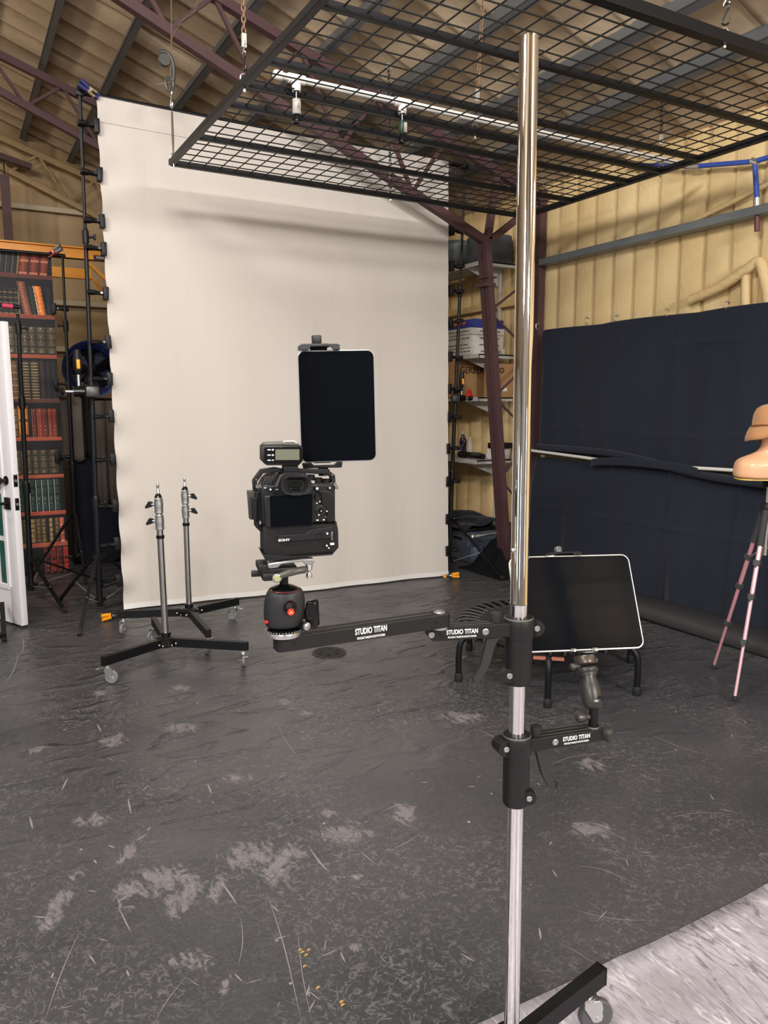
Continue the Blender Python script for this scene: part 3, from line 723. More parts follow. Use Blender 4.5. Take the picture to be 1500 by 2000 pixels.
super_clamp(onY(172, 765, 5.56), 'black super clamp with orange inset on the left backdrop stand', 1.25)
super_clamp(onY(893, 778, 5.58), 'small black super clamp with orange inset on the right backdrop stand', 1.0, -1)
# ================================================================== CHROME STUDIO STAND
PD, PL = 1.50, .272
pb = FR(PD, .279, 0); pt_ = FR(PD, .265, 0)
def pole(z): 
    a = FR(PD, .279, 0); c = FR(PD, .263, 2.2); return a.lerp(c, z/2.2)
legtip = onZ(1175, 1885, .15)
t = thing('studio_stand', 'tall chrome column studio stand on a black wheeled base in the foreground', 'studio stand', pb); og = pb
ztop = onD(1033, 70, PD).z; zj = onD(1010, 1183, PD).z
b = MB(); b.cyl(pole(.07), pole(zj), .0165, n=40, cap=True); b.build('lower_tube', CHROME, t, og)
b = MB(); b.lathe(pole(zj), pole(ztop)-pole(zj), [(.0165, -.02), (.0178, -.02), (.0178, 0), (.0183, .002), (.0183, .006), (.0178, .008), (.0178, (ztop-zj)-.012), (.0172, (ztop-zj)-.008), (.0172, (ztop-zj)-.002), (.0135, (ztop-zj)), (.0125, (ztop-zj)-.004), (.0125, (ztop-zj)-.05), (0, (ztop-zj)-.05)], 40)
b.build('upper_tube', CHROME, t, og)
b = MB(); b.sphere(pole(zj+.115) - FW*.012 - RT*.0165, .0045); b.build('locating_pin', STEEL, t, og)
b = MB(); b.cyl(pole(.06), pole(.132), .028, n=28); b.cyl(pole(.07), pole(.128), .040, n=28); b.build('base_hub', BLACKM, t, og)
def caster(par, top, heading, og, r=.034, brake=True, wm=None):
    """swivel castor under a leg end; part with wheel, fork and brake as sub-parts"""
    top = Vector(top); h = Vector((math.cos(heading), math.sin(heading), 0)); s = Vector((-h.y, h.x, 0)); wc = Vector((top.x, top.y, r)) - h*.022
    b = MB(); b.cyl(top, top - Vector((0, 0, .014)), .013, n=16); b.cyl(top - Vector((0, 0, .010)), top - Vector((0, 0, .018)), .019, n=16)
    for k in (-1, 1):
        b.prism([(-.03, -.004), (.012, .0), (.012, -(top.z-.018-r)*.4), (-.012, -(top.z-.016-r)-.008), (-.032, -(top.z-.016-r)-.008), (-.034, -.02)], top - Vector((0, 0, .016)) + s*k*.0145, h, (0, 0, 1), .0022)
    b.box(top - Vector((0, 0, .018)) - h*.008, (.036, .03, .003), Matrix((h, s, Vector((0, 0, 1)))).transposed())
    o = b.build('caster', ZINC, par, og)
    b = MB(); b.lathe(wc - s*.011, s, [(.010, 0), (r-.009, .001), (r-.004, .0), (r, .004), (r, .018), (r-.004, .022), (r-.009, .021), (.010, .022)], 28); b.build('wheel', wm or GREYW, o, og)
    b = MB(); b.lathe(wc - s*.0125, s, [(0, 0), (.012, 0), (.016, .002), (.016, .023), (.012, .025), (0, .025)], 18); b.build('wheel_hub', GREYWL, o, og)
    b = MB(); b.cyl(wc - s*.018, wc + s*.018, .0045, n=10); b.build('axle', ZINC, o, og)
    if brake:
        b = MB(); b.box(top + h*.03 - Vector((0, 0, .018)), (.05, .022, .003), Matrix((h, s, Vector((0, 0, 1)))).transposed() @ Matrix.Rotation(R(12), 3, 'Y')); b.box(top + h*.052 - Vector((0, 0, .024)), (.014, .034, .004), Matrix((h, s, Vector((0, 0, 1)))).transposed(), .001); b.build('brake_pedal', ZINC, o, og)
    return o
base_dir = Vector((legtip.x - pb.x, legtip.y - pb.y, 0)); bl = base_dir.length; b0 = math.atan2(base_dir.y, base_dir.x)
hubz = .106
for i, a in enumerate((b0, b0 + R(120), b0 - R(120))):
    d = Vector((math.cos(a), math.sin(a), 0)); L = bl if i == 0 else .62
    if i == 1: a = b0 + R(150); d = Vector((math.cos(a), math.sin(a), 0)); L = .5
    if i == 2: a = b0 - R(95); d = Vector((math.cos(a), math.sin(a), 0)); L = .5
    A = Vector((pb.x, pb.y, hubz)) + d*.03; B = Vector((pb.x, pb.y, hubz + (.022 if i == 0 else 0))) + d*L
    b = MB(); b.bar(A, B, .030, .044); leg = b.build('base_leg', BLACKM, t, og, bev=.0015)
    b = MB(); b.box(B, (.003, .031, .045), Matrix.Rotation(a, 3, 'Z')); b.build('end_cap', BLACKP, t, og)
    caster(t, B - d*.05 - Vector((0, 0, .022)), (math.atan2(-RT.y, -RT.x) + R(10) if i == 0 else a + R(155)), og, .042, True, mat('dark_grey_tyre', rgb(92, 92, 94), .55))
A_ = Vector((pb.x, pb.y, .055)); d = base_dir.normalized(); sN = Vector((-d.y, d.x, 0)); b = MB(); b.bar(A_ + sN*.02, Vector((pb.x, pb.y, .11)) + d*bl*.80 + sN*.012, .010, .016); b.build('leg_brace', BLACKM, t, og)
og = None

# ---- sliding arms clamped to the column
def hexbolt(b, p, d, r=.006):
    p = Vector(p); d = Vector(d).normalized(); b.lathe(p, d, [(r, -.001), (r, .0012), (r*.85, .002), (r*.5, .002), (r*.5, .0004), (0, .0004)], 16)
def arm_clamp(t, og, zc, adir, above, sleeve_below, lever_side):
    """collar + long sleeve on the column around height zc; adir = direction of the arm"""
    ad = Vector(adir).normalized(); sd = Vector((-ad.y, ad.x, 0)); axz = (pole(zc+.1)-pole(zc)).normalized()
    if sd.dot(FW) > 0: sd = -sd   # faces the viewer
    c = pole(zc)
    b = MB(); b.lathe(c - axz*.019, axz, [(.0175, 0), (.030, 0), (.031, .002), (.031, .036), (.030, .038), (.0285, .0385), (.0285, .0405), (.0185, .0405)], 36); b.build('clamp_collar', BLACKA, t, og)
    lo = pole(zc-.019); b = MB(); b.lathe(lo - axz*sleeve_below, axz, [(.0168, 0), (.0245, 0), (.0265, .002), (.0275, .01), (.0275, sleeve_below-.004), (.028, sleeve_below)], 36); b.build('clamp_sleeve', BLACKA, t, og)
    b = MB(); b.lathe(pole(zc+.0192), axz, [(.0178, 0), (.029, 0), (.029, .0022), (.0178, .0022)], 36); b.build('top_washer', mat('grey_washer', rgb(150, 148, 144), .4, .4), t, og)
    # ear with bolt on the far side of the arm, and at the sleeve foot
    e = c - ad*.032
    b = MB(); b.cyl(e - sd*.018, e + sd*.018, .0165, n=24); b.bar(c, e, .036, .030); b.build('collar_ear', BLACKA, t, og)
    b = MB(); hexbolt(b, e + sd*.018, sd); b.build('bolt', SILVER, t, og)
    f = lo - axz*(sleeve_below-.020) + (-ad*.026 if lever_side else ad*.0)
    f = lo - axz*(sleeve_below-.022) + (RT*-.020 if not lever_side else RT*.024) - FW*.012
    b = MB(); b.cyl(f - FW*.010, f + FW*.012, .0150, n=22); b.build('sleeve_ear', BLACKA, t, og)
    b = MB(); hexbolt(b, f - FW*.010, -FW); b.build('bolt', SILVER, t, og)
    return ad, sd, c
def lettering(t, og, p, xd, size, small, sx=1.0):
    yd = Vector((0, 0, 1)); xd = Vector(xd).normalized()
    M = face_M(p, xd, yd); text('STUDIO TITAN', size, 'lettering', WHITEL, t, .0003, og, M, bold=size*.034, spacing=1.04, sx=sx)
    M = face_M(Vector(p) - yd*size*.80, xd, yd); text('PROUDLY MADE IN SOUTH KOREA', small, 'lettering', WHITEL, t, .0003, og, M, bold=small*.03, sx=sx)

zA = 1.045
P0 = pole(zA)
A1 = FR(1.462, .088, zA); ad = (A1 - P0); ad.z = 0; adn = ad.normalized()
t = thing('swing_bracket', 'black two-piece swing bracket holding the camera off the chrome column', 'bracket', P0); og = P0
adn, sd, c0 = arm_clamp(t, og, zA, adn, .02, .098, False)
HA = .027; WA = .034
S = P0 + adn*.024; E_ = A1
def armbar(nm, S, E_, HA, WA, groove=True):
    d = (E_-S).normalized(); s = Vector((-d.y, d.x, 0)); 
    if s.dot(FW) > 0: s = -s
    L = (E_-S).length
    # rounded far end in side view
    prof = [(0, -HA/2), (L-HA*.30, -HA/2)] + [(L-HA*.30+HA*.5*math.sin(a)*.9, -HA/2*math.cos(a)) for a in [R(x) for x in range(20, 161, 20)]] + [(L-HA*.30, HA/2), (0, HA/2)]
    b = MB(); b.prism(prof, S, d, (0, 0, 1), WA); o = b.build(nm, BLACKA, t, og, bev=.0012)
    if groove:
        for k in (-.2, .2):
            b = MB(); b.bar(S + d*.02 + s*WA*k + Vector((0, 0, HA/2)), E_ - d*.02 + s*WA*k + Vector((0, 0, HA/2)), .0022, .0012); b.build('top_rail', mat('worn_edge', rgb(96, 95, 92), .45, .4), o, og)
    return d, s, L
d, s, L1 = armbar('inner_arm', S, E_, HA, WA)
b = MB(); hexbolt(b, E_ - d*.001 + s*WA/2, s, .0062); b.build('bolt', SILVER, t, og)
b = MB(); hexbolt(b, P0 + d*.076 + s*WA/2, s, .0068); b.build('bolt', SILVER, t, og)
b = MB(); b.cyl(E_ - d*.018 + s*(WA/2+.0003) - Vector((0, 0, .002)), E_ - d*.018 + s*(WA/2-.004), .0028, n=12); b.build('bolt_hole', mat('hole_black2', (.003,)*3, .9), t, og)
lettering(t, og, P0 + d*.124 + s*(WA/2+.0003) + Vector((0, 0, .003)), -d, .0125, .0050, .74)
b = MB(); k_ = P0 + d*.050 + Vector((0, 0, HA/2)); b.lathe(k_, (0, 0, 1), [(.0115, 0), (.0115, .018), (.0105, .020), (0, .020)], 24); b.build('release_knob', RUBBER, t, og)
# curved locking lever under the arm
def lever(t, og, top, ad, s, flip=1):
    P = bez([top, top + ad*.010*flip + Vector((0, 0, -.030)), top + ad*.026*flip + Vector((0, 0, -.066)), top + ad*.050*flip + Vector((0, 0, -.108)), top + ad*.062*flip + Vector((0, 0, -.112))], 5)
    b = MB(); n = len(P); 
    for i in range(n-1):
        wq = .020 - .008*i/n; b.bar(P[i], P[i+1] + (P[i+1]-P[i])*.25, wq, .012, s)
    b.sphere(P[-1], .0075); return b.build('lock_lever', BLACKA, t, og, bev=.001)
def lever2(t, og, top, ad, s):
    pts = bez([top, top + ad*.008 + Vector((0, 0, -.035)), top + ad*.017 + Vector((0, 0, -.066)), top + ad*.032 + Vector((0, 0, -.092)), top + ad*.043 + Vector((0, 0, -.095))], 6)
    n = len(pts); top_, bot = [], []
    for i, p in enumerate(pts):
        tg = (pts[min(i+1, n-1)] - pts[max(i-1, 0)]).normalized(); nn = tg.cross(s).normalized(); wq = .0105*(1-.45*i/n)
        top_.append(p + nn*wq); bot.append(p - nn*wq)
    b = MB(); poly = top_ + bot[::-1]
    A = [b._v(q - s*.0055) for q in poly]; B = [b._v(q + s*.0055) for q in poly]; m = len(poly)
    for i in range(n-1):
        b._f([A[i], A[i+1], A[m-2-i], A[m-1-i]]); b._f([B[i], B[m-1-i], B[m-2-i], B[i+1]])
    for i in range(m): b._f([A[i], A[(i+1) % m], B[(i+1) % m], B[i]])
    b.cyl(pts[-1] - s*.0055, pts[-1] + s*.0055, .0068, n=16)
    return b.build('lock_lever', mat('lever_grey', rgb(58, 57, 56), .5, .3), t, og, bev=.0008)
lever2(t, og, P0 + d*.056 - Vector((0, 0, HA/2-.004)), d, s)
# outer arm stacked on the inner arm
zB = zA + HA + .003
O1 = FR(1.452, .108, zB); O2 = FR(1.305, -.182, zB)
d2 = (O2-O1).normalized(); s2 = Vector((-d2.y, d2.x, 0)); s2 = -s2 if s2.dot(FW) > 0 else s2; L2 = (O2-O1).length
b = MB(); prof = [(x, y) for x, y in ((0, 0), )]
pts2 = [(L2*0 - .004, -WA/2), (L2+.004, -WA/2), (L2+.010, -WA/2+.006), (L2+.010, WA/2-.006), (L2+.004, WA/2), (-.004, WA/2)] + [(-.004-.017*math.sin(a), .017*math.cos(a)) for a in [R(x) for x in range(15, 180, 15)]]
b.prism(pts2, O1, d2, s2, HA); b.build('outer_arm', BLACKA, t, og, bev=.0015)
b = MB(); b.lathe(FR(1.452, .108, zA+HA/2-.002), (0, 0, 1), [(.016, 0), (.016, .006)], 22); b.build('pivot_washer', SILVER, t, og); b = MB(); b.lathe(O1 + Vector((0, 0, HA/2)), (0, 0, 1), [(.012, -.001), (.012, .001), (.007, .004), (0, .0045)], 20); b.build('pivot_bolt', SILVER, t, og)
lettering(t, og, O1 + d2*(L2*.480) + s2*(WA/2+.0004) + Vector((0, 0, .004)), -d2, .0155, .0060, .60)
for q in (.018, L2-.020):
    b = MB(); b.cyl(O1 + d2*q + s2*(WA/2+.0003), O1 + d2*q + s2*(WA/2-.004), .0030, n=12); b.build('bolt_hole', MATS['hole_black2'], t, og)
b = MB(); b.bar(O1 + d2*.02 + Vector((0, 0, HA/2)) , O2 + Vector((0, 0, HA/2)), .003, .001); b.build('top_rail', MATS['worn_edge'], t, og)

# ---- ball head on the end of the outer arm
hbp = FR(1.305, -.176, zB + HA/2 - .001); VB = R(-14)     # heading of the rig
vx = Vector((math.cos(VB), math.sin(VB), 0)); vy = Vector((-math.sin(VB), math.cos(VB), 0)); vz = Vector((0, 0, 1))
def rig(x, y, z): return Vector((x, y, z))
t = thing('ball_head', 'black ball head with a round red badge standing on the end of the swing arm', 'tripod head', hbp, VB); t.scale = (1, 1, .93)
u_ = .00018*.95
b = MB(); b.lathe((0, 0, 0), vz, [(.024, 0), (.0285, .001), (.0295, .004), (.0295, .009), (.028, .011)], 36); b.build('base_plate', mat('satin_ring', rgb(205, 203, 200), .28, .8), t)
b = MB(); b.lathe((0, 0, .011), vz, [(.028, 0), (.0312, .001), (.0312, .004), (.0285, .005)], 48); b.build('panning_dial', BLACKG, t)
b = MB()
for i in range(36):
    a = 2*PI*i/36; b.box((.0313*math.cos(a), .0313*math.sin(a), .0135), (.0005, .0010, .0014 if i % 3 else .0026), Matrix.Rotation(a, 3, 'Z'))
b.build('degree_marks', WHITEL, t)
HB = mat('ball_head_magnesium', rgb(40, 40, 41), .5, .15, .03, 900)
b = MB()
prof = [(.026, 0), (.0295, .006), (.0325, .018), (.0335, .036), (.0330, .054), (.0300, .068), (.0265, .074), (.020, .076), (0, .076)]
n = 40; rings = []
for r_, z in prof[:-1]:
    ring = []
    for i in range(n):
        a = 2*PI*i/n; cx, sx_ = math.cos(a), math.sin(a); k = 1.0
        if sx_ < -.2: k = .93 + .07*(1-min(1, (-sx_-.2)/.6))      # flattened front
        k *= 1 + .05*math.cos(2*a)
        ring.append(b._v((r_*k*cx*1.03 + .004*(z/.076), r_*k*sx_, .016+z)))
    rings.append(ring)
for p, q in zip(rings, rings[1:]):
    for i in range(n): b._f([p[i], p[(i+1) % n], q[(i+1) % n], q[i]])
b._f(rings[0][::-1]); b._f(rings[-1]); b.build('body', HB, t, sub=1)
b = MB(); b.lathe((.002, 0, .086), vz, [(.0255, 0), (.0262, .004), (.024, .007), (.017, .0105), (.009, .0125), (.0076, .014), (.0076, .040), (.0095, .042)], 32); b.build('ball_stem', BLACKG, t)
b = MB(); b.torus((.002, 0, .0895), vz, .0258, .0012, 40, 6); b.build('red_seal', mat('dark_red_ring', rgb(96, 18, 24), .4), t)
# recessed dish and round badge
b = MB(); b.lathe((.008, -.0315, .062), (0, -1, .12), [(.0, -.004), (.008, -.002), (.0110, .0012), (.0117, .0008), (.0117, -.006)], 28, 1, 1.15); b.build('thumb_recess', BLACKG, t)
b = MB(); b.lathe((.0085, -.0325, .0545), (0, -1, .05), [(.0062, 0), (.0062, .0022), (.0057, .003), (0, .0032)], 28); bd = b.build('badge', mat('red_badge', rgb(228, 62, 36), .4), t)
b = MB()
for k in (-1, 1):
    b.prism([(0, .0032), (k*.0032, -.0027), (k*.0017, -.0027), (k*.0003, .0005)] if k > 0 else [(0, .0032), (-.0003, .0005), (-.0017, -.0027), (-.0032, -.0027)], (.0085, -.0359, .0545), (1, 0, 0), (0, 0, 1), .0005)
b.build('badge_emblem', mat('pale_orange_print', rgb(250, 215, 180), .6), bd)
b = MB(); b.lathe((-.030, -.013, .033), (-1, -.6, 0), [(.003, 0), (.003, .003), (.002, .004), (0, .004)], 12, 1.3); b.build('red_pin', RED, t)
# friction knobs on the right
b = MB(); b.cyl((.030, 0, .036), (.043, -.002, .036), .006, n=16); b.build('knob_shaft', BLACKA, t)
b = MB(); b.prism([(-.009, -.026), (.008, -.030), (.012, -.024), (.010, .022), (.005, .026), (-.008, .024), (-.012, .004)], (.050, -.004, .042), (.93, -.36, 0), (0, 0, 1), .022); b.build('lock_knob', BLACKG, t, bev=.004)
b = MB(); b.cyl((.028, -.010, .020), (.036, -.022, .022), .0072, .0085, n=18); ko = b.build('friction_knob', BLACKA, t)
b = MB(); b.lathe((.036, -.022, .022), (.5, -.85, 0), [(.0075, 0), (.0075, .004), (.005, .006), (0, .006)], 16); b.build('knob_cap', SILVER, ko)
# quick-release clamp with lever and bubble
b = MB(); b.box((-.008, 0, .130), (.064, .046, .012), None, .004); b.box((-.022, -.004, .120), (.032, .042, .016), None, .005); b.box((-.034, 0, .137), (.02, .048, .014), None, .003); b.build('plate_clamp', BLACKA, t)
b = MB(); b.tube(bez([(-.010, -.025, .121), (.008, -.028, .127), (.026, -.026, .130), (.036, -.022, .130)], 5), .0068, 12); b.build('clamp_lever', mat('lever_olive', rgb(84, 82, 74), .4, .3), t)
b = MB(); b.lathe((-.0135, -.026, .1185), (0, -1, 0), [(.0085, 0), (.0085, .004), (.0075, .0055), (.0058, .006), (0, .0062)], 24); q = b.build('spirit_level', SILVER, t)
b = MB(); b.lathe((-.0135, -.0322, .1185), (0, -1, 0), [(.0058, 0), (.005, .0015), (0, .002)], 20); b.build('bubble', mat('bubble_green', rgb(172, 176, 120), .2), q)
b = MB(); b.cyl((-.034, -.006, .124), (-.054, -.006, .124), .006, n=14); b.build('side_screw', BLACKA, t)
# silver mounting plate between clamp and cage
b = MB(); b.prism([(-.030, -.004), (-.026, -.007), (-.012, -.006), (-.006, .0), (.030, .003), (.034, -.003), (.048, -.004), (.051, .002), (.049, .0075), (.03, .008), (-.028, .003)], (.001, -.020, .1435), (1, 0, 0), (0, 0, 1), .018); b.build('silver_plate', SILVER, t, bev=.002)
b = MB(); b.lathe((.043, -.020, .140), (0, 0, -1), [(.0062, 0), (.0056, .010), (.0028, .013), (.0028, .017), (.0052, .020), (.0056, .024), (.0035, .0275), (0, .0285)], 18); b.build('ball_stud', CHROME, t)

# ================================================================== CAMERA IN A CAGE
cb = onD(580, 1094.7, 1.315); cb = Vector((cb.x, cb.y, hbp.z + .1395))
t = thing('camera', 'black mirrorless camera with battery grip in a metal cage on the ball head', 'camera', cb, VB, rot=(0, R(.8), VB))
K = .000116
def cp(xc, yc, y=0.0): return Vector(((xc-750)*K, y, (1760-yc)*K))
yb = -.016   # rear face of the body (towards the viewer is -y)
CAMB = mat('camera_body', rgb(24, 24, 26), .42, .1, .06, 1200); LEATH = mat('camera_leatherette', rgb(17, 17, 18), .65, 0, .5, 1500)
def cpoly(pts): return [((x-750)*K, (1760-y)*K) for x, y in pts]
def slab(name, pts, y0, dep, m, par, bev=.0015, sm=True):
    b = MB(); b.prism(cpoly(pts), (0, y0, 0), (1, 0, 0), (0, 0, 1), dep, cent=True); return b.build(name, m, par, bev=bev)
slab('body', [(222, 1255), (212, 760), (235, 660), (420, 655), (470, 520), (560, 470), (760, 470), (900, 520), (925, 650), (1260, 655), (1305, 720), (1310, 1225), (1290, 1250)], .012, .056, CAMB, t, .004)
slab('battery_grip', [(235, 1268), (1295, 1250), (1335, 1400), (1330, 1660), (1250, 1700), (300, 1745), (235, 1650)], .008, .062, LEATH, t, .005)
slab('grip_trim', [(440, 1395), (860, 1380), (900, 1330), (1250, 1290), (1280, 1460), (1180, 1462), (440, 1495)], -.0245, .003, CAMB, t, .001)
b = MB(); b.lathe(cp(640, 900, .040), (0, 1, 0), [(.034, 0), (.036, .01), (.036, .055), (.041, .065), (.042, .10), (.038, .102), (.034, .098), (0, .09)], 36); b.build('lens', BLACKG, t)
slab('screen_frame', [(245, 815), (955, 790), (960, 1260), (320, 1285), (262, 1262)], yb-.004, .010, CAMB, t, .002)
slab('lcd_screen', [(325, 812), (945, 795), (942, 1248), (335, 1272)], yb-.0092, .0012, SCREEN, t, .0)
# viewfinder with deep eyecup
def rrect(cx, cy, w_, h_, r_, n=6):
    out = []
    for sx_, sy_, a0 in ((1, 1, 0), (-1, 1, 90), (-1, -1, 180), (1, -1, 270)):
        for i in range(n+1):
            a = R(a0 + 90*i/n); out.append((cx + sx_*(w_/2-r_) + r_*math.cos(a), cy + sy_*(h_/2-r_) + r_*math.sin(a)))
    return out
def tubeshape(name, sections, m, par, cap_last=True, bev=0):
    """loft through (y, polygon xz) sections of equal counts"""
    b = MB(); rings = [[b._v((x, y, z)) for x, z in poly] for y, poly in sections]; n = len(rings[0])
    for p, q in zip(rings, rings[1:]):
        for i in range(n): b._f([p[i], p[(i+1) % n], q[(i+1) % n], q[i]])
    b._f(rings[0])
    if cap_last: b._f(rings[-1])
    return b.build(name, m, par)
ec = cp(700, 655)
tubeshape('eyecup', [(yb+.004, rrect(ec.x, ec.z, .040, .026, .008)), (yb-.010, rrect(ec.x, ec.z, .044, .028, .011)), (yb-.019, rrect(ec.x, ec.z, .0525, .0320, .0155)), (yb-.0215, rrect(ec.x, ec.z, .0520, .0315, .0152)),
    (yb-.0205, rrect(ec.x, ec.z, .0480, .0275, .0135)), (yb-.011, rrect(ec.x, ec.z, .034, .0225, .007)), (yb-.008, rrect(ec.x, ec.z, .028, .019, .004))], RUBBER, t)
tubeshape('viewfinder_window', [(yb-.0075, rrect(ec.x, ec.z, .022, .0155, .003)), (yb-.0125, rrect(ec.x, ec.z, .021, .0150, .003)), (yb-.0122, rrect(ec.x, ec.z, .0185, .0125, .002)), (yb-.0095, rrect(ec.x, ec.z, .013, .009, .001))], mat('eyepiece_glass', rgb(22, 24, 22), .08), t)
b = MB(); q = cp(700, 785, yb-.018); b.box(q, (.018, .006, .0055), None, .002); b.build('eyecup_tab', RUBBER, t)
slab('hot_shoe', [(545, 385), (765, 385), (765, 455), (750, 500), (560, 500), (545, 455)], .004, .022, CAMB, t, .001)
def button(x, y, r, name='button', m=None, h=.0022, y0=None, ring=False, dot=None):
    p = cp(x, y, yb if y0 is None else y0); b = MB(); b.lathe(p + Vector((0, .001, 0)), (0, -1, 0), [(r, 0), (r, h), (r*.85, h+.0008), (r*.5, h+.0004) if ring else (r*.4, h+.001), (0, h+.0004 if ring else h+.001)], 22)
    o = b.build(name, m or CAMB, t)
    if dot: b = MB(); b.lathe(p + Vector((0, -h-.0012, 0)), (0, -1, 0), [(r*dot, 0), (r*dot, .0004), (0, .0004)], 14); b.build('button_mark', WHITEL, o)
    return o
# thumb pad and rear controls
slab('thumb_rest', [(1010, 745), (1200, 760), (1290, 830), (1300, 1215), (1200, 1235), (1150, 1180), (1195, 1060), (1100, 960), (1085, 800)], yb-.002, .006, LEATH, t, .002)
button(1040, 845, .0055, 'joystick', BLACKP, .005, ring=True); button(1090, 1050, .0098, 'control_wheel', CAMB, .003, ring=True); button(1085, 1055, .0042, 'select_button', BLACKG, .0042, dot=.25)
for x, y, r in ((340, 725, .0036), (1025, 720, .0050), (1215, 715, .0034)): button(x, y, r, 'button', CAMB, .003, dot=.45)
for x, y in ((1070, 915), (1028, 942), (1172, 1060), (1050, 1112), (1162, 1152), (1035, 1195), (1132, 1192), (435, 728), (268, 703)):
    p = cp(x, y, yb-.0007-(.004 if 1000 < x < 1200 and 1040 < y < 1120 else 0)); b = MB(); b.box(p, (.0036 if y > 1180 or x < 500 else .0022, .0008, .0022 if x > 500 else .0012)); b.build('control_mark', WHITEL, t)
yg = -.0240
button(1045, 1400, .0058, 'joystick', BLACKP, .004, yg, ring=True); button(1165, 1385, .0045, 'button', CAMB, .003, yg, dot=.4); button(1160, 1568, .0036, 'button', CAMB, .002, yg, dot=.45)
for x, y in ((1195, 1430), (1195, 1608)):
    b = MB(); b.box(cp(x, y, yg-.0004), (.0024, .0008, .0024)); b.build('control_mark', WHITEL, t)
b = MB(); b.box(cp(1240, 1430, yg), (.004, .006, .016), None, .0015); b.build('grip_dial', mat('dial_metal', rgb(110, 110, 112), .35, .5), t)
b = MB(); b.box(cp(1245, 1548, yg-.001), (.0075, .003, .0042), None, .001); b.build('lock_switch', WHITEL, t)
text('SONY', .0054, 'lettering', WHITEL, t, .0003, None, face_M(cp(525, 1466, -.0268), (1, 0, .03), (0, 0, 1)), bold=.00018, sx=1.35)
# top dials
for x, y, r, h in ((960, 600, .0088, .009), (1070, 620, .0095, .006), (1205, 640, .0085, .006)):
    p = cp(x, y+22, .010); b = MB(); b.lathe(p, (0, 0, 1), [(r, 0), (r, h), (r*.92, h+.0006), (0, h+.0006)], 26); b.build('top_dial', BLACKP, t)
b = MB(); b.box(cp(960, 632, yb+.008), (.010, .004, .004)); b.build('dial_scale', mat('dial_print', rgb(190, 190, 186), .5), t)
# rounded shoulder left of the finder
b = MB()
for i in range(6): b.bar(cp(250+i*38, 690-i*3, .010), cp(300+i*38, 560-i*6, .012), .004, .022, (0, 1, 0))
b.build('shoulder_ribs', CAMB, t, bev=.001)
# cage
CAGE = mat('cage_aluminium', rgb(26, 26, 27), .5, .3, .03, 900)
def barp(pts, w_, y0, dep):
    b = MB()
    for p, q in zip(pts, pts[1:]): b.bar(cp(*p, y0), cp(*q, y0) + (cp(*q, y0)-cp(*p, y0)).normalized()*w_*.3, w_, dep, (0, 1, 0))
    return b
barp([(150, 800), (140, 620), (245, 480), (440, 455), (560, 478)], .0070, .012, .020).build('cage_left_frame', CAGE, t, bev=.001)
barp([(170, 780), (165, 1280), (215, 1330)], .0072, .012, .030).build('cage_left_frame', CAGE, t, bev=.001)
barp([(760, 475), (1050, 490), (1210, 490), (1300, 560), (1305, 640)], .0075, .010, .020).build('cage_right_frame', CAGE, t, bev=.001)
barp([(1310, 1230), (1335, 1380), (1340, 1620), (1265, 1700), (1000, 1715)], .0052, .006, .040).build('cage_right_frame', CAGE, t, bev=.001)
slab('cage_base', [(205, 1640), (240, 1670), (700, 1705), (1260, 1690), (1240, 1712), (960, 1722), (300, 1770), (250, 1745)], .004, .066, CAGE, t, .0012)
slab('side_rail', [(30, 765), (130, 765), (135, 1185), (55, 1185)], .010, .020, mat('rail_grey', rgb(72, 68, 64), .5, .3), t, .001)
slab('cable_clamp', [(80, 840), (160, 850), (160, 1215), (90, 1170)], .004, .024, BLACKP, t, .002)
b = MB()
for x, y in ((150, 590), (165, 690), (200, 690), (1275, 532), (1300, 670), (1325, 715)): b.cyl(cp(x, y, -.003), cp(x, y, yb-.002 if x > 1250 and y > 600 else -.006), .0032 if y > 600 else .0014, n=12)
b.build('cage_screws', STEEL, t)
slab('strap_lug', [(1305, 1240), (1335, 1260), (1345, 1390), (1310, 1395)], -.012, .004, mat('lug_grey', rgb(120, 120, 122), .4, .4), t, .0005)

# ---- radio trigger on the hot shoe
t = thing('flash_trigger', 'small black radio flash trigger with a grey display on top of the camera', 'flash trigger', cb + Vector((0, 0, 0)), VB, rot=(0, R(.8), VB))
TR = mat('trigger_body', rgb(24, 24, 24), .5, 0, .04, 900)
slab('body', [(250, 95), (790, 95), (825, 115), (825, 320), (780, 370), (765, 380), (290, 380), (285, 360), (240, 320), (240, 110)], .012, .050, TR, t, .003)
slab('face_plate', [(285, 108), (790, 108), (815, 125), (815, 320), (775, 350), (285, 345), (262, 310), (262, 125)], -.0145, .003, BLACKG, t, .001)
slab('display', [(418, 145), (768, 145), (768, 300), (418, 300)], -.0164, .001, mat('lcd_grey', rgb(118, 120, 104), .15), t, 0)
b = MB()
for i, y in enumerate((152, 228, 302)):
    b.box(cp(328, y, -.0163), (.0056, .0009, .0018)); b.box(cp(382, y, -.0163), (.0032, .0009, .0026 if i < 2 else .0018))
b.build('buttons', WHITEL, t)
slab('top_cover', [(255, 95), (280, 60), (520, 45), (760, 60), (800, 95)], .012, .044, mat('trigger_top', rgb(96, 92, 84), .5), t, .002)
b = MB(); b.tube([cp(545, 62, -.008), cp(560, 36, -.008), cp(700, 32, -.008), cp(735, 58, -.008)], .0014, 8); b.build('top_clip', mat('clip_white', rgb(210, 206, 196), .4), t)
slab('neck', [(545, 365), (765, 355), (765, 392), (545, 392)], .004, .026, BLACKP, t, .001)

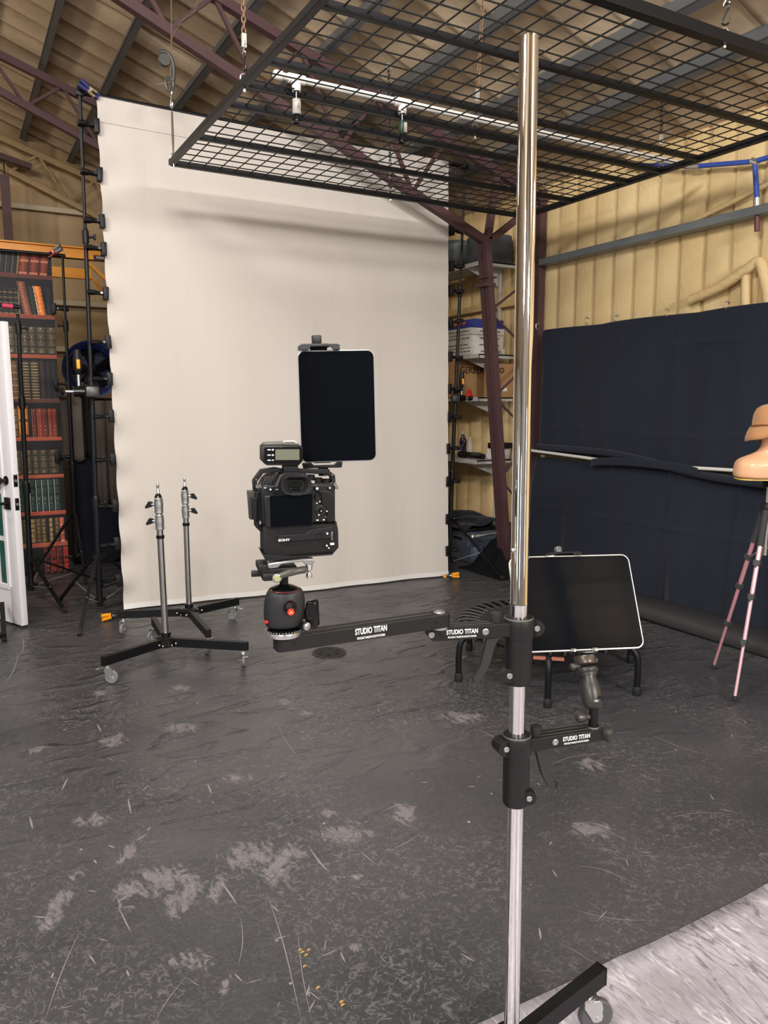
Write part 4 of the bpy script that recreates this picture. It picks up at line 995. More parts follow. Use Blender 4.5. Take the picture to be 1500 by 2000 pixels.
# ---- small tablet in its clamp on the cage
tc_ = onD(659, 794, 1.375)
t = thing('tablet', 'small upright tablet with a dark screen clamped above the camera', 'tablet', tc_, VB, rot=(R(0), R(-1.2), R(-24)))
def roundslab(name, w_, h_, r_, y0, dep, m, par, bev=.0):
    b = MB(); b.prism(rrect(0, 0, w_, h_, r_, 8), (0, y0, 0), (1, 0, 0), (0, 0, 1), dep); return b.build(name, m, par, bev=bev)
roundslab('shell', .1352, .1960, .0125, 0, .0066, mat('aluminium_shell', rgb(196, 198, 202), .3, .6), t, .0012)
roundslab('screen', .1318, .1925, .0112, -.0034, .0008, SCREEN, t)
tb = tc_ + Vector((0, 0, 0)); 
t = thing('tablet_clamp', 'black screw clamp gripping the small tablet at its top and bottom edges', 'tablet clamp', tc_, VB, rot=(0, R(-1.2), R(-24)))
x0 = -.030
b = MB(); b.prism([(-.036, 0), (-.036, .006), (-.030, .010), (.032, .010), (.037, .008), (.037, .0), (.026, .0), (.021, .006), (-.013, .006), (-.018, .0)], (x0, -.002, .0985), (1, 0, 0), (0, 0, 1), .020); b.build('upper_jaw', mat('clamp_grey', rgb(60, 62, 62), .4), t, bev=.0008)
b = MB(); b.box((x0-.006, .004, .1065), (.05, .022, .006), None, .002); b.build('upper_plate', BLACKP, t)
b = MB(); b.lathe((x0-.003, .002, .1085), vz, [(.007, 0), (.0088, .003), (.0090, .014), (.0082, .0155), (0, .0155)], 14); b.build('clamp_knob', mat('knob_grey', rgb(52, 52, 52), .5), t)
b = MB(); b.prism([(-.036, 0), (-.034, -.009), (.034, -.009), (.036, 0), (.026, 0), (.021, -.005), (-.015, -.005), (-.020, 0)], (x0-.0, -.002, -.0985), (1, 0, 0), (0, 0, 1), .022); b.build('lower_jaw', BLACKP, t, bev=.0008)
b = MB(); b.bar((x0, .010, -.100), (x0, .010, .106), .030, .006, (0, 1, 0)); b.build('back_spine', BLACKP, t)
b = MB(); b.lathe((x0+.001, .0, -.1075), (0, 0, -1), [(.010, 0), (.0085, .003), (.012, .004), (.012, .007), (.0085, .009), (.0085, .0145)], 22); b.build('mount_foot', BLACKP, t)

# ================================================================== LOWER ARM WITH LARGE TABLET
zC = .797; Q0 = pole(zC); Q1 = FR(1.560, .462, zC)
t = thing('column_bracket', 'short black bracket low on the chrome column carrying the large tablet', 'bracket', Q0); og = Q0
qd = (Q1-Q0).normalized(); _, qs, _ = arm_clamp(t, og, zC, qd, .02, .112, True)
L3 = (Q1-Q0).length
b = MB(); b.prism([(.024, -HA/2), (L3, -HA/2), (L3, HA/2), (.024, HA/2)], Q0, qd, (0, 0, 1), WA); b.build('arm', BLACKA, t, og, bev=.0012)
for k2 in (-.2, .2):
    b = MB(); b.bar(Q0 + qd*.05 + qs*WA*k2 + Vector((0, 0, HA/2)), Q1 + qs*WA*k2 + Vector((0, 0, HA/2)), .0022, .0012); b.build('top_rail', MATS['worn_edge'], t, og)
b = MB(); hexbolt(b, Q0 + qd*.080 + qs*WA/2, qs, .0068); b.build('bolt', SILVER, t, og)
lettering(t, og, Q0 + qd*.130 + qs*(WA/2+.0003) + Vector((0, 0, .003)), qd, .0125, .0050, .74)
b = MB(); b.lathe(Q0 + qd*.044 + Vector((0, 0, HA/2)), (0, 0, 1), [(.0115, 0), (.0115, .018), (.0105, .020), (0, .020)], 24); b.build('release_knob', RUBBER, t, og)
lever2(t, og, Q0 + qd*.052 - Vector((0, 0, HA/2-.004)), qd, qs)
b = MB(); e = Q1 + qd*.002; b.lathe(e + qs*.004, -qs*-1 + qd*.5, [(.006, 0), (.012, .004), (.0145, .012), (.0135, .022), (.009, .026), (0, .027)], 20, 1, 1.15); b.build('end_knob', mat('end_knob_grey', rgb(54, 53, 51), .45, .2), t, og)

# curved grip mount between arm and tablet
mb0 = Q1 - qd*.018 + Vector((0, 0, HA/2))
t = thing('tablet_mount', 'grey pistol-grip ball mount standing on the lower arm under the large tablet', 'tablet mount', mb0); og = mb0
def mp_(u, v, D=1.585): p = onD(u, v, D); return p
zt = onD(1140, 1272, 1.60).z
b = MB(); b.lathe(mb0, vz, [(.013, 0), (.013, .003), (.0098, .004), (.0098, .045)], 24); b.build('spigot', BLACKP, t, og)
b = MB(); b.lathe(mb0, vz, [(.0135, 0), (.0135, .0025)], 24); b.build('washer', ZINC, t, og)
b = MB(); kx = -RT; b.cyl(mb0 + Vector((0, 0, .022)), mb0 + kx*.016 + Vector((0, 0, .022)), .006, n=14); b.lathe(mb0 + kx*.014 + Vector((0, 0, .022)), kx, [(.006, 0), (.009, .006), (.0115, .014), (.0118, .020), (.008, .024), (0, .025)], 18, 1.25, 1); b.build('locking_knob', GREYM, t, og)
H0 = mb0 + Vector((0, 0, .040)); H1 = Vector((onD(1141, 1288, 1.60).x, onD(1141, 1288, 1.60).y, zt-.010))
hv = H1-H0; hl = hv.length
b = MB(); secs = [(.011, 0), (.0165, .006), (.0195, .020), (.0205, .045), (.0190, .065), (.0155, .085), (.0165, .098), (.0215, .104), (.0222, .110), (.0205, .116), (.0190, hl-.018)]
b.lathe(H0, hv, [(r_*1.12, h_*hl/.150 if h_ < .12 else h_) for r_, h_ in secs], 30, 1, .9); b.build('grip', mat('grip_grey', rgb(66, 64, 61), .38, .45, .03, 800), t, og)
b = MB(); b.lathe(H1 - hv.normalized()*.018, hv, [(.0205, 0), (.0225, .002), (.0225, .016), (.021, .018), (0, .018)], 30); b.build('top_dial', mat('dial_bronze', rgb(92, 84, 76), .35, .6), t, og)
hn = hv.normalized(); g0 = H0 + hn*(hl*.80)
b = MB(); b.cyl(g0 - RT*.016, g0 - RT*.028 - FW*.004, .0065, .0075, n=16); b.sphere(g0 - RT*.029 - FW*.004, .0078); b.build('side_knob', GREYM, t, og)
b = MB(); b.lathe(g0 + RT*.008 - FW*.0165, -FW + RT*.4, [(.0062, -.002), (.0062, .0012), (0, .0012)], 16); b.lathe(H0 + hn*.022 + RT*.012 - FW*.0145, -FW + RT*.55, [(.0085, -.004), (.0085, .0012), (0, .0012)], 18, 1, 1.3); b.build('grip_openings', MATS['hole_black2'], t, og)
b = MB(); b.box(H0 + hn*.024 + RT*.004 - FW*.020, (.009, .004, .004), Matrix.Rotation(-YAW, 3, 'Z')); b.build('small_label', mat('label_grey', rgb(170, 170, 165), .5), t, og)
b = MB(); b.cyl(H1 - hn*.01 + RT*.016, H1 - hn*.010 + RT*.026, .005, n=14); b.build('side_screw', GREYM, t, og)

# large tablet leaning back
TBc = FR(1.60, .425, zt); TTc = FR(1.704, .425, zt+.187)
tx = (RT*math.cos(R(7)) + FW*math.sin(R(7))).normalized(); tz = (TTc-TBc); tz = (tz - tx*tz.dot(tx)).normalized(); ty = tz.cross(tx).normalized()
M4 = Matrix((tx, ty, tz)).transposed(); eul = M4.to_euler(); tcen = TBc + tz*.1085 + RT*.004
t = thing('tablet', 'large landscape tablet with black screen and silver rim leaning back behind the column', 'tablet', tcen, rot=eul)
roundslab('shell', .2806, .2149, .018, 0, .0064, mat('silver_rim', rgb(225, 222, 216), .25, .5), t, .0008)
roundslab('screen', .2750, .2093, .0155, -.0034, .0008, SCREEN, t)
t = thing('tablet_clamp', 'black and chrome bracket gripping the large tablet top and bottom', 'tablet clamp', tcen, rot=eul)
b = MB(); b.bar((0, .010, -.110), (0, .010, .112), .032, .006, (0, 1, 0)); b.build('back_spine', BLACKP, t)
cxp = -.021
b = MB(); b.prism([(-.042, -.004), (-.030, .004), (.040, .004), (.044, 0), (.044, -.004), (.030, -.004), (.022, 0), (-.016, 0), (-.022, -.004)], (cxp+.006, -.002, .1105), (1, 0, 0), (0, 0, 1), .016); b.build('upper_jaw', BLACKG, t, bev=.0006)
b = MB(); b.lathe((cxp, .002, .114), vz, [(.007, 0), (.0082, .002), (.0082, .013), (.007, .015), (0, .015)], 12); b.build('clamp_knob', mat('ribbed_clear', rgb(84, 86, 84), .3), t)
b = MB(); b.box((-.0, -.002, -.1115), (.060, .012, .005), None, .001); b.build('lower_jaw', BLACKG, t)
for x in (-.022, .026): b = MB(); b.box((x, -.0045, -.1075), (.0125, .004, .010), None, .0015); b.build('chrome_hook', mat('hook_chrome', rgb(190, 190, 188), .2, .9), t)
# ================================================================== LOW ROLLING STANDS
def low_stand(label, hub, legs, colx, toph, knob_dir):
    """hub = floor centre; legs = [(tip xyz)], column leans slightly; knob_dir = direction of T-knobs"""
    hub = Vector(hub); t = thing('rolling_stand', label, 'rolling stand', hub, group='low rolling stands with chrome columns'); og = hub
    hz = .155
    b = MB(); b.lathe(hub + Vector((0, 0, .10)), vz, [(.03, 0), (.05, .004), (.062, .014), (.062, .045), (.05, .056), (.028, .062), (.028, .085), (.0, .085)], 26); b.build('hub', BLACKG, t, og)
    for tip in legs:
        tip = Vector(tip); d = Vector((tip.x-hub.x, tip.y-hub.y, 0)); L = d.length; d.normalize(); a = math.atan2(d.y, d.x)
        A = hub + d*.04 + Vector((0, 0, .128)); B = hub + d*L + Vector((0, 0, .128))
        b = MB(); b.bar(A, B, .030, .050); b.build('base_leg', BLACKM, t, og, bev=.001)
        s = Vector((-d.y, d.x, 0)); b = MB()
        for q in (.05, .075):
            for sg in (-1, 1): b.sphere(hub + d*q + s*sg*.032 + Vector((0, 0, .118 + .012*(q > .06))), .0065, n=10, m=6)
        b.build('hub_bolts', ZINC, t, og)
        caster(t, B - d*.028 - Vector((0, 0, .025)), a + R(random.choice([-60, -100, 150])), og, .036)
    top = Vector((hub.x+colx, hub.y, toph)); lerp = lambda z: hub.lerp(top, z/toph)
    z1 = toph - .245
    b = MB(); b.cyl(lerp(.17), lerp(z1+.21), .0185, n=28); b.build('column', CHROME2, t, og)
    b = MB(); b.lathe(lerp(z1-.03), vz, [(.021, 0), (.023, .002), (.023, .018), (.021, .020)], 24); b.build('black_ring', BLACKG, t, og)
    for k, z in enumerate((z1+.02, z1+.115)):
        c = lerp(z); b = MB(); b.lathe(c, vz, [(.019, 0), (.025, .004), (.0235, .02), (.0245, .03), (.0255, .055), (.023, .075), (.024, .082), (.020, .088)], 24); o = b.build('collar', SILVER, t, og)
        kd = Vector(knob_dir).normalized(); kp = c + Vector((0, 0, .05))
        b = MB(); b.cyl(kp, kp + kd*.040, .010, .008, n=14); b.build('knob_boss', SILVER, o, og)
        b = MB(); b.prism([(-.010, -.012), (.028, -.024), (.034, -.016), (.012, .018), (-.012, .014)], kp + kd*.045, kd, (0, 0, 1), .014); b.build('tee_knob', BLACKP, o, og, bev=.003)
    b = MB(); b.lathe(lerp(z1+.205), vz, [(.021, 0), (.015, .018), (.0085, .022)], 20); b.build('top_cap', BLACKG, t, og)
    b = MB(); b.lathe(lerp(z1+.22), vz, [(.008, 0), (.008, .030), (.0055, .033), (.0055, .040), (.008, .043), (.008, .062), (.0065, .064), (0, .064)], 18); b.build('spigot', ZINC, t, og)
    return t
CHROME2 = mat('chrome_column', (0.72, 0.71, 0.70), 0.22, 1.0)
random.seed(2)
ftop = onY(322, 957, 4.37).z; bt = onY(369, 945, 4.92).z
F3 = lambda u, v: onZ(u, v, .128)
low_stand('nearer of the two low rolling stands with chrome columns, its knobs facing left', onZ(325, 1262, .1)*1 - Vector((0, 0, .1)), [F3(200, 1292), F3(484, 1262), F3(300, 1212)], -.012, ftop, (-RT + Vector((0, 0, .0))))
low_stand('farther of the two low rolling stands with chrome columns, its knobs facing right', onZ(370, 1203, .1)*1 - Vector((0, 0, .1)), [F3(232, 1200), F3(465, 1174), F3(408, 1238)], .0, bt, (RT + Vector((0, 0, .0))))

# ================================================================== MINI TRAMPOLINE
tc0 = Vector((2.83, 3.19, 0)); RT0 = .535; HT = .275
t = thing('mini_trampoline', 'black round mini trampoline on bent tube legs behind the large tablet', 'trampoline', tc0)
b = MB(); b.torus((0, 0, HT), vz, .485, .016, 64, 12); b.build('frame_ring', BLACKM, t)
b = MB(); b.lathe((0, 0, HT+.004), vz, [(0, 0), (.33, 0), (.37, .002), (.385, .004), (.385, .008), (.37, .006), (.33, .004), (0, .004)], 64); b.build('mat', mat('black_mat', rgb(34, 34, 35), .6, 0, .4, 500), t)
b = MB(); b.torus((0, 0, HT+.008), vz, .30, .0022, 64, 6); b.torus((0, 0, HT+.008), vz, .36, .003, 64, 6); b.build('mat_seam', mat('seam_grey', rgb(52, 52, 53), .6), t)
# elastic cords between mat and frame
b = MB(); b.tube(bez([(.372, 0, HT+.008), (.42, .008, HT+.02), (.47, .012, HT+.022), (.502, .012, HT+.008), (.505, .012, HT-.012), (.485, .012, HT-.02)], 4), .0075, 8); cord = b.build('elastic_cord', mat('cord_black', rgb(46, 46, 47), .55), t)
for i in range(1, 44): copy_part(cord, t, rotz=2*PI*i/44)
feet = [(897, 1330), (1069, 1382), (1245, 1358), (1223, 1295), (915, 1270)]
angs = [math.atan2(onZ(u, v).y - tc0.y, onZ(u, v).x - tc0.x) for u, v in feet] + [R(48)]
for a in angs:
    d = Vector((math.cos(a), math.sin(a), 0)); 
    b = MB(); b.tube(bez([d*.44 + Vector((0, 0, HT-.022)), d*.49 + Vector((0, 0, HT-.030)), d*.525 + Vector((0, 0, HT-.062)), d*.535 + Vector((0, 0, .15)), d*.535 + Vector((0, 0, .02))], 6), .0165, 14); o = b.build('leg', BLACKM, t)
    b = MB(); b.lathe(d*.535, vz, [(.019, 0), (.0215, .004), (.0205, .045), (.018, .048)], 20); b.build('rubber_foot', RUBBER, o)
    b = MB(); b.cyl(d*.40 + Vector((0, 0, HT-.025)), d*.46 + Vector((0, 0, HT-.025)), .012, n=12); b.cyl(d*.43 + Vector((0, 0, HT-.04)), d*.43 + Vector((0, 0, HT-.002)), .006, n=10); b.build('leg_socket', STEEL, o)
a0 = angs[1]
b = MB(); d = Vector((math.cos(a0), math.sin(a0), 0)); s_ = Vector((-d.y, d.x, 0))
b.bar(d*.50 - s_*.075 + Vector((0, 0, HT-.035)), d*.50 + s_*.075 + Vector((0, 0, HT-.035)), .016, .014); b.build('copper_clip', mat('copper_tag', rgb(178, 112, 92), .4, .2), t)

# ================================================================== BLACK CURTAINS ON THE RIGHT WALL
XC = 4.42
b = MB()
def cur(a, c):
    y = 5.12 - 4.6*a; zt_ = 2.10 + .010*abs(math.sin(y*3.5)); z = 1.06 + (zt_-1.06)*c
    cr = .006*math.exp(-((y-2.95)/.02)**2) + .006*math.exp(-((y-3.75)/.02)**2) + .008*math.exp(-((z-1.90)/.015)**2)*(1 if y < 3.9 else .3) + .007*math.exp(-((z-1.28-.02*math.sin(y*3))/.02)**2)
    return Vector((XC + .012*math.sin(y*7) + .05*(1-c)*math.sin(y*2.2+1)*.4 + .012*math.sin(y*23)*(1-c) - cr, y, z))
b.grid(cur, 300, 70)
b.grid(lambda a, c: Vector((XC + .012*math.sin(c*5)+.02, 5.12 + .05*a, 1.06 + 1.04*c)), 3, 10)
tag(setorg(b.build('black_curtain', BLACKCLOTH, ang=180, solid=.003), (XC, 3.0, 1.06)), 'black cloth backdrop hooked along the foam wall above the white rod', 'curtain')
b = MB()
def low(a, c):
    y = 5.16 - 4.6*a; z = .02 + 1.02*c
    cr = sum(.010*math.exp(-((y-q)/.018)**2) for q in (2.6, 3.15, 3.7, 4.25)) + .010*math.exp(-((z-.62)/.014)**2)
    fold = .030*abs(math.sin(y*6.5+.6*math.sin(y*2)))**3*(1.15-c) + .014*math.sin(y*23+1)*(1.0-c)
    return Vector((XC-.03 - .07*(1-c) - fold + .008*math.sin(z*9+y*2) - cr, y, z))
b.grid(low, 340, 60)
tag(setorg(b.build('black_curtain', BLACKCLOTH, ang=180, solid=.003), (XC, 3.0, .05)), 'black cloth hanging in folds from the white rod to the floor', 'curtain')
# white rod seen through a draped sleeve
t = thing('curtain_rod', 'long white rod half covered by a black cloth sleeve', 'curtain rod', (4.33, 3.6, 1.07)); og = (4.33, 3.6, 1.07)
rp = [onX(1031, 879, 4.33), onX(1130, 893, 4.33), onX(1240, 911, 4.33), onX(1300, 909, 4.33), onX(1437, 912, 4.33)]
rpts = [Vector((4.33, 5.25, 1.10)), rp[0], Vector((4.33, rp[1].y, 1.075)), Vector((4.33, rp[2].y, 1.055)), Vector((4.33, 3.15, 1.072)), Vector((4.33, 1.5, 1.10)), Vector((4.33, .6, 1.12))]
b = MB(); b.tube(bez(rpts, 6), .012, 14); b.build('rod', WHITEP, t, og)
b = MB()
def sl(a, c):
    y = 4.30 - 1.15*a; th = c*2*PI; zc = 1.048 - .012*math.sin(a*PI); r_ = .030 + .004*math.sin(y*20)
    return Vector((4.345 + r_*math.cos(th), y, zc + r_*1.0*math.sin(th) - .012))
b.grid(lambda a, c: Vector((4.318, 4.42 - .98*a, 1.040 + .058*c - (0 if .0 < a < 1 else .0) - .03*max(0, abs(a-.5)*2)**3)), 40, 4); b.build('sleeve', BLACKCLOTH, t, og, solid=.004, ang=180)
b = MB(); b.tube(bez([Vector((4.36, 5.1, 1.13)), Vector((4.36, 4.2, 1.115)), Vector((4.345, 3.4, 1.02)), Vector((4.34, 2.6, 1.0)), Vector((4.34, 1.5, 1.03))], 8), .026, 12); b.build('rolled_cloth', BLACKCLOTH, t, og)
# hooks along the curtain top
b0_ = None
for i, (u, v) in enumerate([(1050, 641), (1147, 630), (1204, 626), (1303, 615), (1421, 602)]):
    p = onX(u, v, XC); p.x = XC
    if b0_ is None:
        b = MB(); b.tube(bez([(0, 0, .035), (-.012, 0, .040), (-.020, 0, .028), (-.018, 0, .0), (-.010, 0, -.012), (.0, 0, -.004)], 5), .004, 8); b.cyl((.012, 0, .035), (-.004, 0, .035), .008, n=10); b0_ = b.build('curtain_hook', CHROME2); o = b0_
    else: o = b0_.copy(); C.objects.link(o)
    o.location = p; tag(o, 'small metal hook on the top edge of the black curtain, %s from the chrome column' % ['nearest', 'second', 'third', 'fourth', 'farthest'][i], 'hook', 'hooks along the black curtain')
# long roll of black paper at the wall foot
b = MB()
def roll(a, c):
    y = 5.1 - 4.6*a; th = PI*1.05 - PI*1.25*c; 
    return Vector((4.235 + .13*math.cos(th) + .006*math.sin(y*5), y, .0 + .125*max(0, math.sin(th))**.8 + .004*math.sin(y*4)+.004))
b.grid(roll, 60, 16)
tag(setorg(b.build('rolled_mat', mat('roll_black', rgb(44, 43, 45), .5, 0, .2, 8), solid=.004, ang=180), (4.235, 3, 0)), 'low black vinyl roll lying along the foot of the curtained wall', 'rolled mat')

# ================================================================== PINK TRIPOD, BUST, HAT
tp = Vector((3.630, 2.452, 0)); apex = .965
t = thing('tripod', 'small tripod with pink legs under the bust at the right edge', 'tripod', tp)
PINK = mat('pink_anodised', rgb(222, 158, 168), .28, .5); PINKL = mat('pink_light', rgb(238, 190, 200), .3, .4)
b = MB(); b.lathe((0, 0, apex-.05), vz, [(.016, 0), (.030, .01), (.034, .045), (.030, .065), (.020, .075)], 20); b.build('shoulder', BLACKP, t)
b = MB(); b.cyl((0, 0, apex-.25), (0, 0, apex+.12), .012, n=18); b.build('centre_column', ZINC, t)
b = MB(); b.box((0, 0, apex+.12), (.05, .05, .03), None, .006); b.box((0, 0, apex+.143), (.06, .06, .012), None, .003); b.build('tripod_head', BLACKP, t)
f1, f2 = onZ(1393, 1308), onZ(1434, 1372)
mid = (f1+f2)/2; f3 = tp*3 - f1 - f2; f3.z = 0
for i, f in enumerate((f1, f2, f3)):
    f = Vector((f.x-tp.x, f.y-tp.y, .015)); d = Vector((f.x, f.y, 0)).normalized(); A = d*.024 + Vector((0, 0, apex-.015)); v_ = f - A; m_ = PINK if i == 0 else PINKL
    P_ = lambda k: A + v_*k
    b = MB(); b.cyl(P_(0), P_(.02), .018, n=12); b.cyl(P_(.02), P_(.19), .0165, .0175, n=16); b.build('leg_grip', mat('foam_grip', rgb(50, 50, 52), .8), t)
    for k0, k1, r_ in ((.18, .44, .0115), (.40, .70, .0098), (.66, .985, .0080)):
        b = MB(); b.cyl(P_(k0), P_(k1), r_, n=16); b.build('leg', m_, t)
    for k0, r_ in ((.28, .0165), (.46, .0155), (.70, .014)):
        b = MB(); b.bar(P_(k0-.014), P_(k0+.016), r_*2, r_*2.0, d); b.bar(P_(k0-.01) + d*r_*1.1, P_(k0+.02) + d*r_*1.2, .012, .007, d); b.build('leg_lock', mat('lock_grey', rgb(62, 62, 62), .5), t, bev=.002)
    b = MB(); b.lathe(P_(.985) - Vector((0, 0, .014)), vz, [(.013, 0), (.015, .004), (.009, .012), (.008, .02)], 16); b.build('rubber_foot', RUBBER, t)
    b = MB(); b.bar(P_(.30), Vector((0, 0, apex-.20)), .010, .004); b.build('brace', ZINC, t)
# mannequin bust
zb = 1.115; bp_ = Vector((tp.x, tp.y, zb)); heading = -YAW + R(-8)
t = thing('mannequin_bust', 'skin-coloured mannequin bust standing on the pink-legged tripod', 'mannequin', bp_, heading + PI)
# local: +y = the way the bust faces -> rotated so it faces the photographer
SKIN = mat('mannequin_skin', rgb(228, 174, 134), .38, 0, 0, spec=.4, coat=.1)
b = MB(); n = 48
sec = [(.0, .172, .086, 0), (.006, .175, .089, 0), (.050, .174, .094, .0), (.078, .170, .092, 0), (.096, .158, .086, 0), (.108, .134, .078, -.002), (.118, .108, .069, -.004), (.130, .078, .060, -.004), (.148, .058, .054, -.002), (.175, .050, .052, .004), (.192, .051, .056, .010), (.205, .057, .068, .018), (.222, .064, .080, .018), (.245, .069, .088, .014), (.275, .073, .094, .008), (.305, .075, .096, .004), (.335, .071, .092, .0), (.352, .060, .078, -.002), (.362, .044, .058, -.004), (.368, .012, .018, -.004)]
rings = []
for z, rx, ry, oy in sec:
    ring = []
    for i in range(n):
        a = 2*PI*i/n; cx, sy = math.cos(a), math.sin(a); e = .62 if z < .08 else (.75 if z < .1 else 1.0)
        x = rx*math.copysign(abs(cx)**e, cx); y = ry*math.copysign(abs(sy)**e, sy) + oy
        f = max(0, sy)
        if .20 < z < .34 and f > .5:      # face: brow, eye hollows, nose, lips, chin
            g = math.exp(-(cx/.16)**2)
            nose = .022*g*math.exp(-((z-.262)/.016)**2) + .012*g*math.exp(-((z-.285)/.018)**2)
            lips = .007*math.exp(-(cx/.28)**2)*(math.exp(-((z-.238)/.005)**2) + math.exp(-((z-.230)/.005)**2))
            chin = .009*math.exp(-(cx/.3)**2)*math.exp(-((z-.210)/.010)**2)
            eye = -.010*(math.exp(-((cx-.38)/.16)**2) + math.exp(-((cx+.38)/.16)**2))*math.exp(-((z-.292)/.010)**2)
            brow = .004*math.exp(-((z-.308)/.008)**2)
            y += nose + lips + chin + eye + brow
        if z < .09: y += .012*math.exp(-((abs(cx)-.45)/.25)**2)*max(0, sy)
        ring.append(b._v((x, y, z)))
    rings.append(ring)
for p, q in zip(rings, rings[1:]):
    for i in range(n): b._f([p[i], p[(i+1) % n], q[(i+1) % n], q[i]])
b._f(rings[0][::-1]); b._f(rings[-1])
for s_ in (-1, 1):   # ears
    b.sphere((s_*.074, -.004, .272), .026, (.28, .55, 1.0), 14, 10)
b.build('bust', SKIN, t, sub=1, ang=180)
b = MB()
for s_ in (-1, 1): b.sphere((s_*.031, .083, .291), .013, (1.0, .5, .55), 16, 10)
b.build('eyes', mat('eye_white', rgb(225, 215, 205), .3), t)
b = MB(); b.prism(rrect(0, 0, .330, .165, .06, 8), (0, 0, -.003), (1, 0, 0), (0, 1, 0), .007); b.build('base_edge', mat('yellow_base', rgb(206, 178, 84), .5), t)
hat = thing('sun_hat', 'tan felt bucket hat with a floppy brim on the mannequin bust', 'hat', bp_ + Vector((0, 0, .270)), rot=(R(-3), R(5), heading + PI))
b = MB(); n = 64; rings = []
HP = [(.000, .082), (.018, .080), (.060, .076)]
prof = [(.104, .0, .0), (.101, .03, 0), (.094, .062, 0), (.080, .086, 0), (.055, .100, 0), (.025, .106, 0)]
brim = [(.104, .0), (.116, -.012), (.128, -.034), (.136, -.060), (.140, -.086)]
allp = [(r_, z, 1) for r_, z in brim[::-1]] + [(r_, z, 0) for r_, z, _ in prof[1:]]
for j, (r_, z, isb) in enumerate(allp):
    k = max(0, (4-j)/4) if isb else 0
    ring = []
    for i in range(n):
        a = 2*PI*i/n; wv = 1 + .07*k*math.sin(3*a+.8); dz = .020*k*math.sin(2*a+2.4) + .006*k*math.sin(5*a)
        front = max(0, math.sin(a))
        ring.append(b._v((r_*.94*wv*math.cos(a), r_*1.05*wv*math.sin(a), z + dz + .085*k*front**1.5)))
    rings.append(ring)
for p, q in zip(rings, rings[1:]):
    for i in range(n): b._f([p[i], p[(i+1) % n], q[(i+1) % n], q[i]])
b._f(rings[-1]); b.build('hat_body', mat('tan_felt', rgb(184, 132, 84), .85, 0, .3, 400, sheen=.2), hat, solid=.003, ang=180)
b = MB(); P = [Vector((.108*.94*math.cos(a)*1.0, .108*1.05*math.sin(a), .004 + .010*math.sin(a*2))) for a in [2*PI*i/48 for i in range(48)]]
b.tube(P, .004, 8, closed=True); b.tube(bez([(-.10, -.02, .006), (-.13, -.02, -.02), (-.145, .0, -.035)]), .0028, 6); b.build('hat_band', mat('band_brown', rgb(146, 96, 54), .8), hat)
b = MB()
# ================================================================== SUSPENDED WIRE GRID
GX0, GX1, GY0, GY1, GZ = 1.295, 4.085, 2.275, 5.02, 2.97
org = ((GX0+GX1)/2, (GY0+GY1)/2, GZ)
t = thing('hanging_grid', 'black welded wire grid frame hung flat from the roof on chains', 'ceiling grid', org)
TW = .034
for nm, p, q in (('side_rail', (GX0, GY0, GZ), (GX0, GY1, GZ)), ('side_rail', (GX1, GY0, GZ), (GX1, GY1, GZ)), ('end_rail', (GX0, GY1, GZ), (GX1, GY1, GZ)), ('end_rail', (GX0, GY0, GZ), (GX1, GY0, GZ))):
    b = MB(); w_ = TW if nm == 'side_rail' or q[1] > 4 else .046; b.bar(p, q, w_, w_); b.build(nm, BLACKM, t, org, bev=.002)
for y in (4.475, 3.93, 3.66, 3.37, 2.82):
    b = MB(); w_ = .030; b.bar((GX0, y, GZ), (GX1, y, GZ), w_, w_); b.build('cross_bar', BLACKM, t, org, bev=.002)
x = GX0 + .1
wm = mat('grid_wire', rgb(16, 17, 19), .5)
w0 = None
while x < GX1-.03:
    if w0 is None: b = MB(); b.cyl((0, GY0-org[1], .004), (0, GY1-org[1], .004), .0036, n=8); w0 = b.build('long_wire', wm, t); w0.location.x = x-org[0]
    else: copy_part(w0, t, loc=(x-org[0], 0, 0))
    x += .1015
w1 = None; y = GY0 + .109
while y < GY1-.03:
    if min(abs(y-c) for c in (4.475, 3.93, 3.66, 3.37, 2.82)) > .03:
        if w1 is None: b = MB(); b.cyl((GX0-org[0], 0, -.004), (GX1-org[0], 0, -.004), .0036, n=8); w1 = b.build('cross_wire', wm, t); w1.location.y = y-org[1]
        else: copy_part(w1, t, loc=(0, y-org[1], 0))
    y += .1095
# chains, hooks and ropes that carry it
RUST = mat('rusty_chain', rgb(138, 108, 84), .6, .5, .3, 300, .35, 60); HOOKM = mat('dark_hook', rgb(52, 50, 48), .4, .6)
def chain_part(p, q, r=.0032, ln=.030, name='chain', m=None, par=None, og=None):
    p = Vector(p); q = Vector(q); L = (q-p).length; n = max(2, int(L/(ln*.72))); x, y, z = _frame(q-p); b = MB()
    for i in range(n):
        c = p + z*(L*(i+.5)/n); s = x if i % 2 else y
        b.tube([c + z*math.sin(a)*ln*.5 + s*math.cos(a)*ln*.27 for a in [2*PI*k/10 for k in range(10)]], r, 5, closed=True)
    return b.build(name, m or RUST, par, og)
def hook_part(c, s, par, og, m=HOOKM, up=(0, 0, 1)):
    x = Vector((1, 0, 0)).cross(Vector(up)) * -1; u3 = Vector(up); c = Vector(c); b = MB()
    b.tube(bez([c + u3*.055*s + x*.010*s, c + u3*.066*s - x*.004*s, c + u3*.052*s - x*.016*s, c + u3*.030*s, c + x*.016*s, c - u3*.014*s, c - u3*.012*s - x*.016*s, c + u3*.004*s - x*.018*s], 5), .0042*s, 8)
    return b.build('hook', m, par, og)
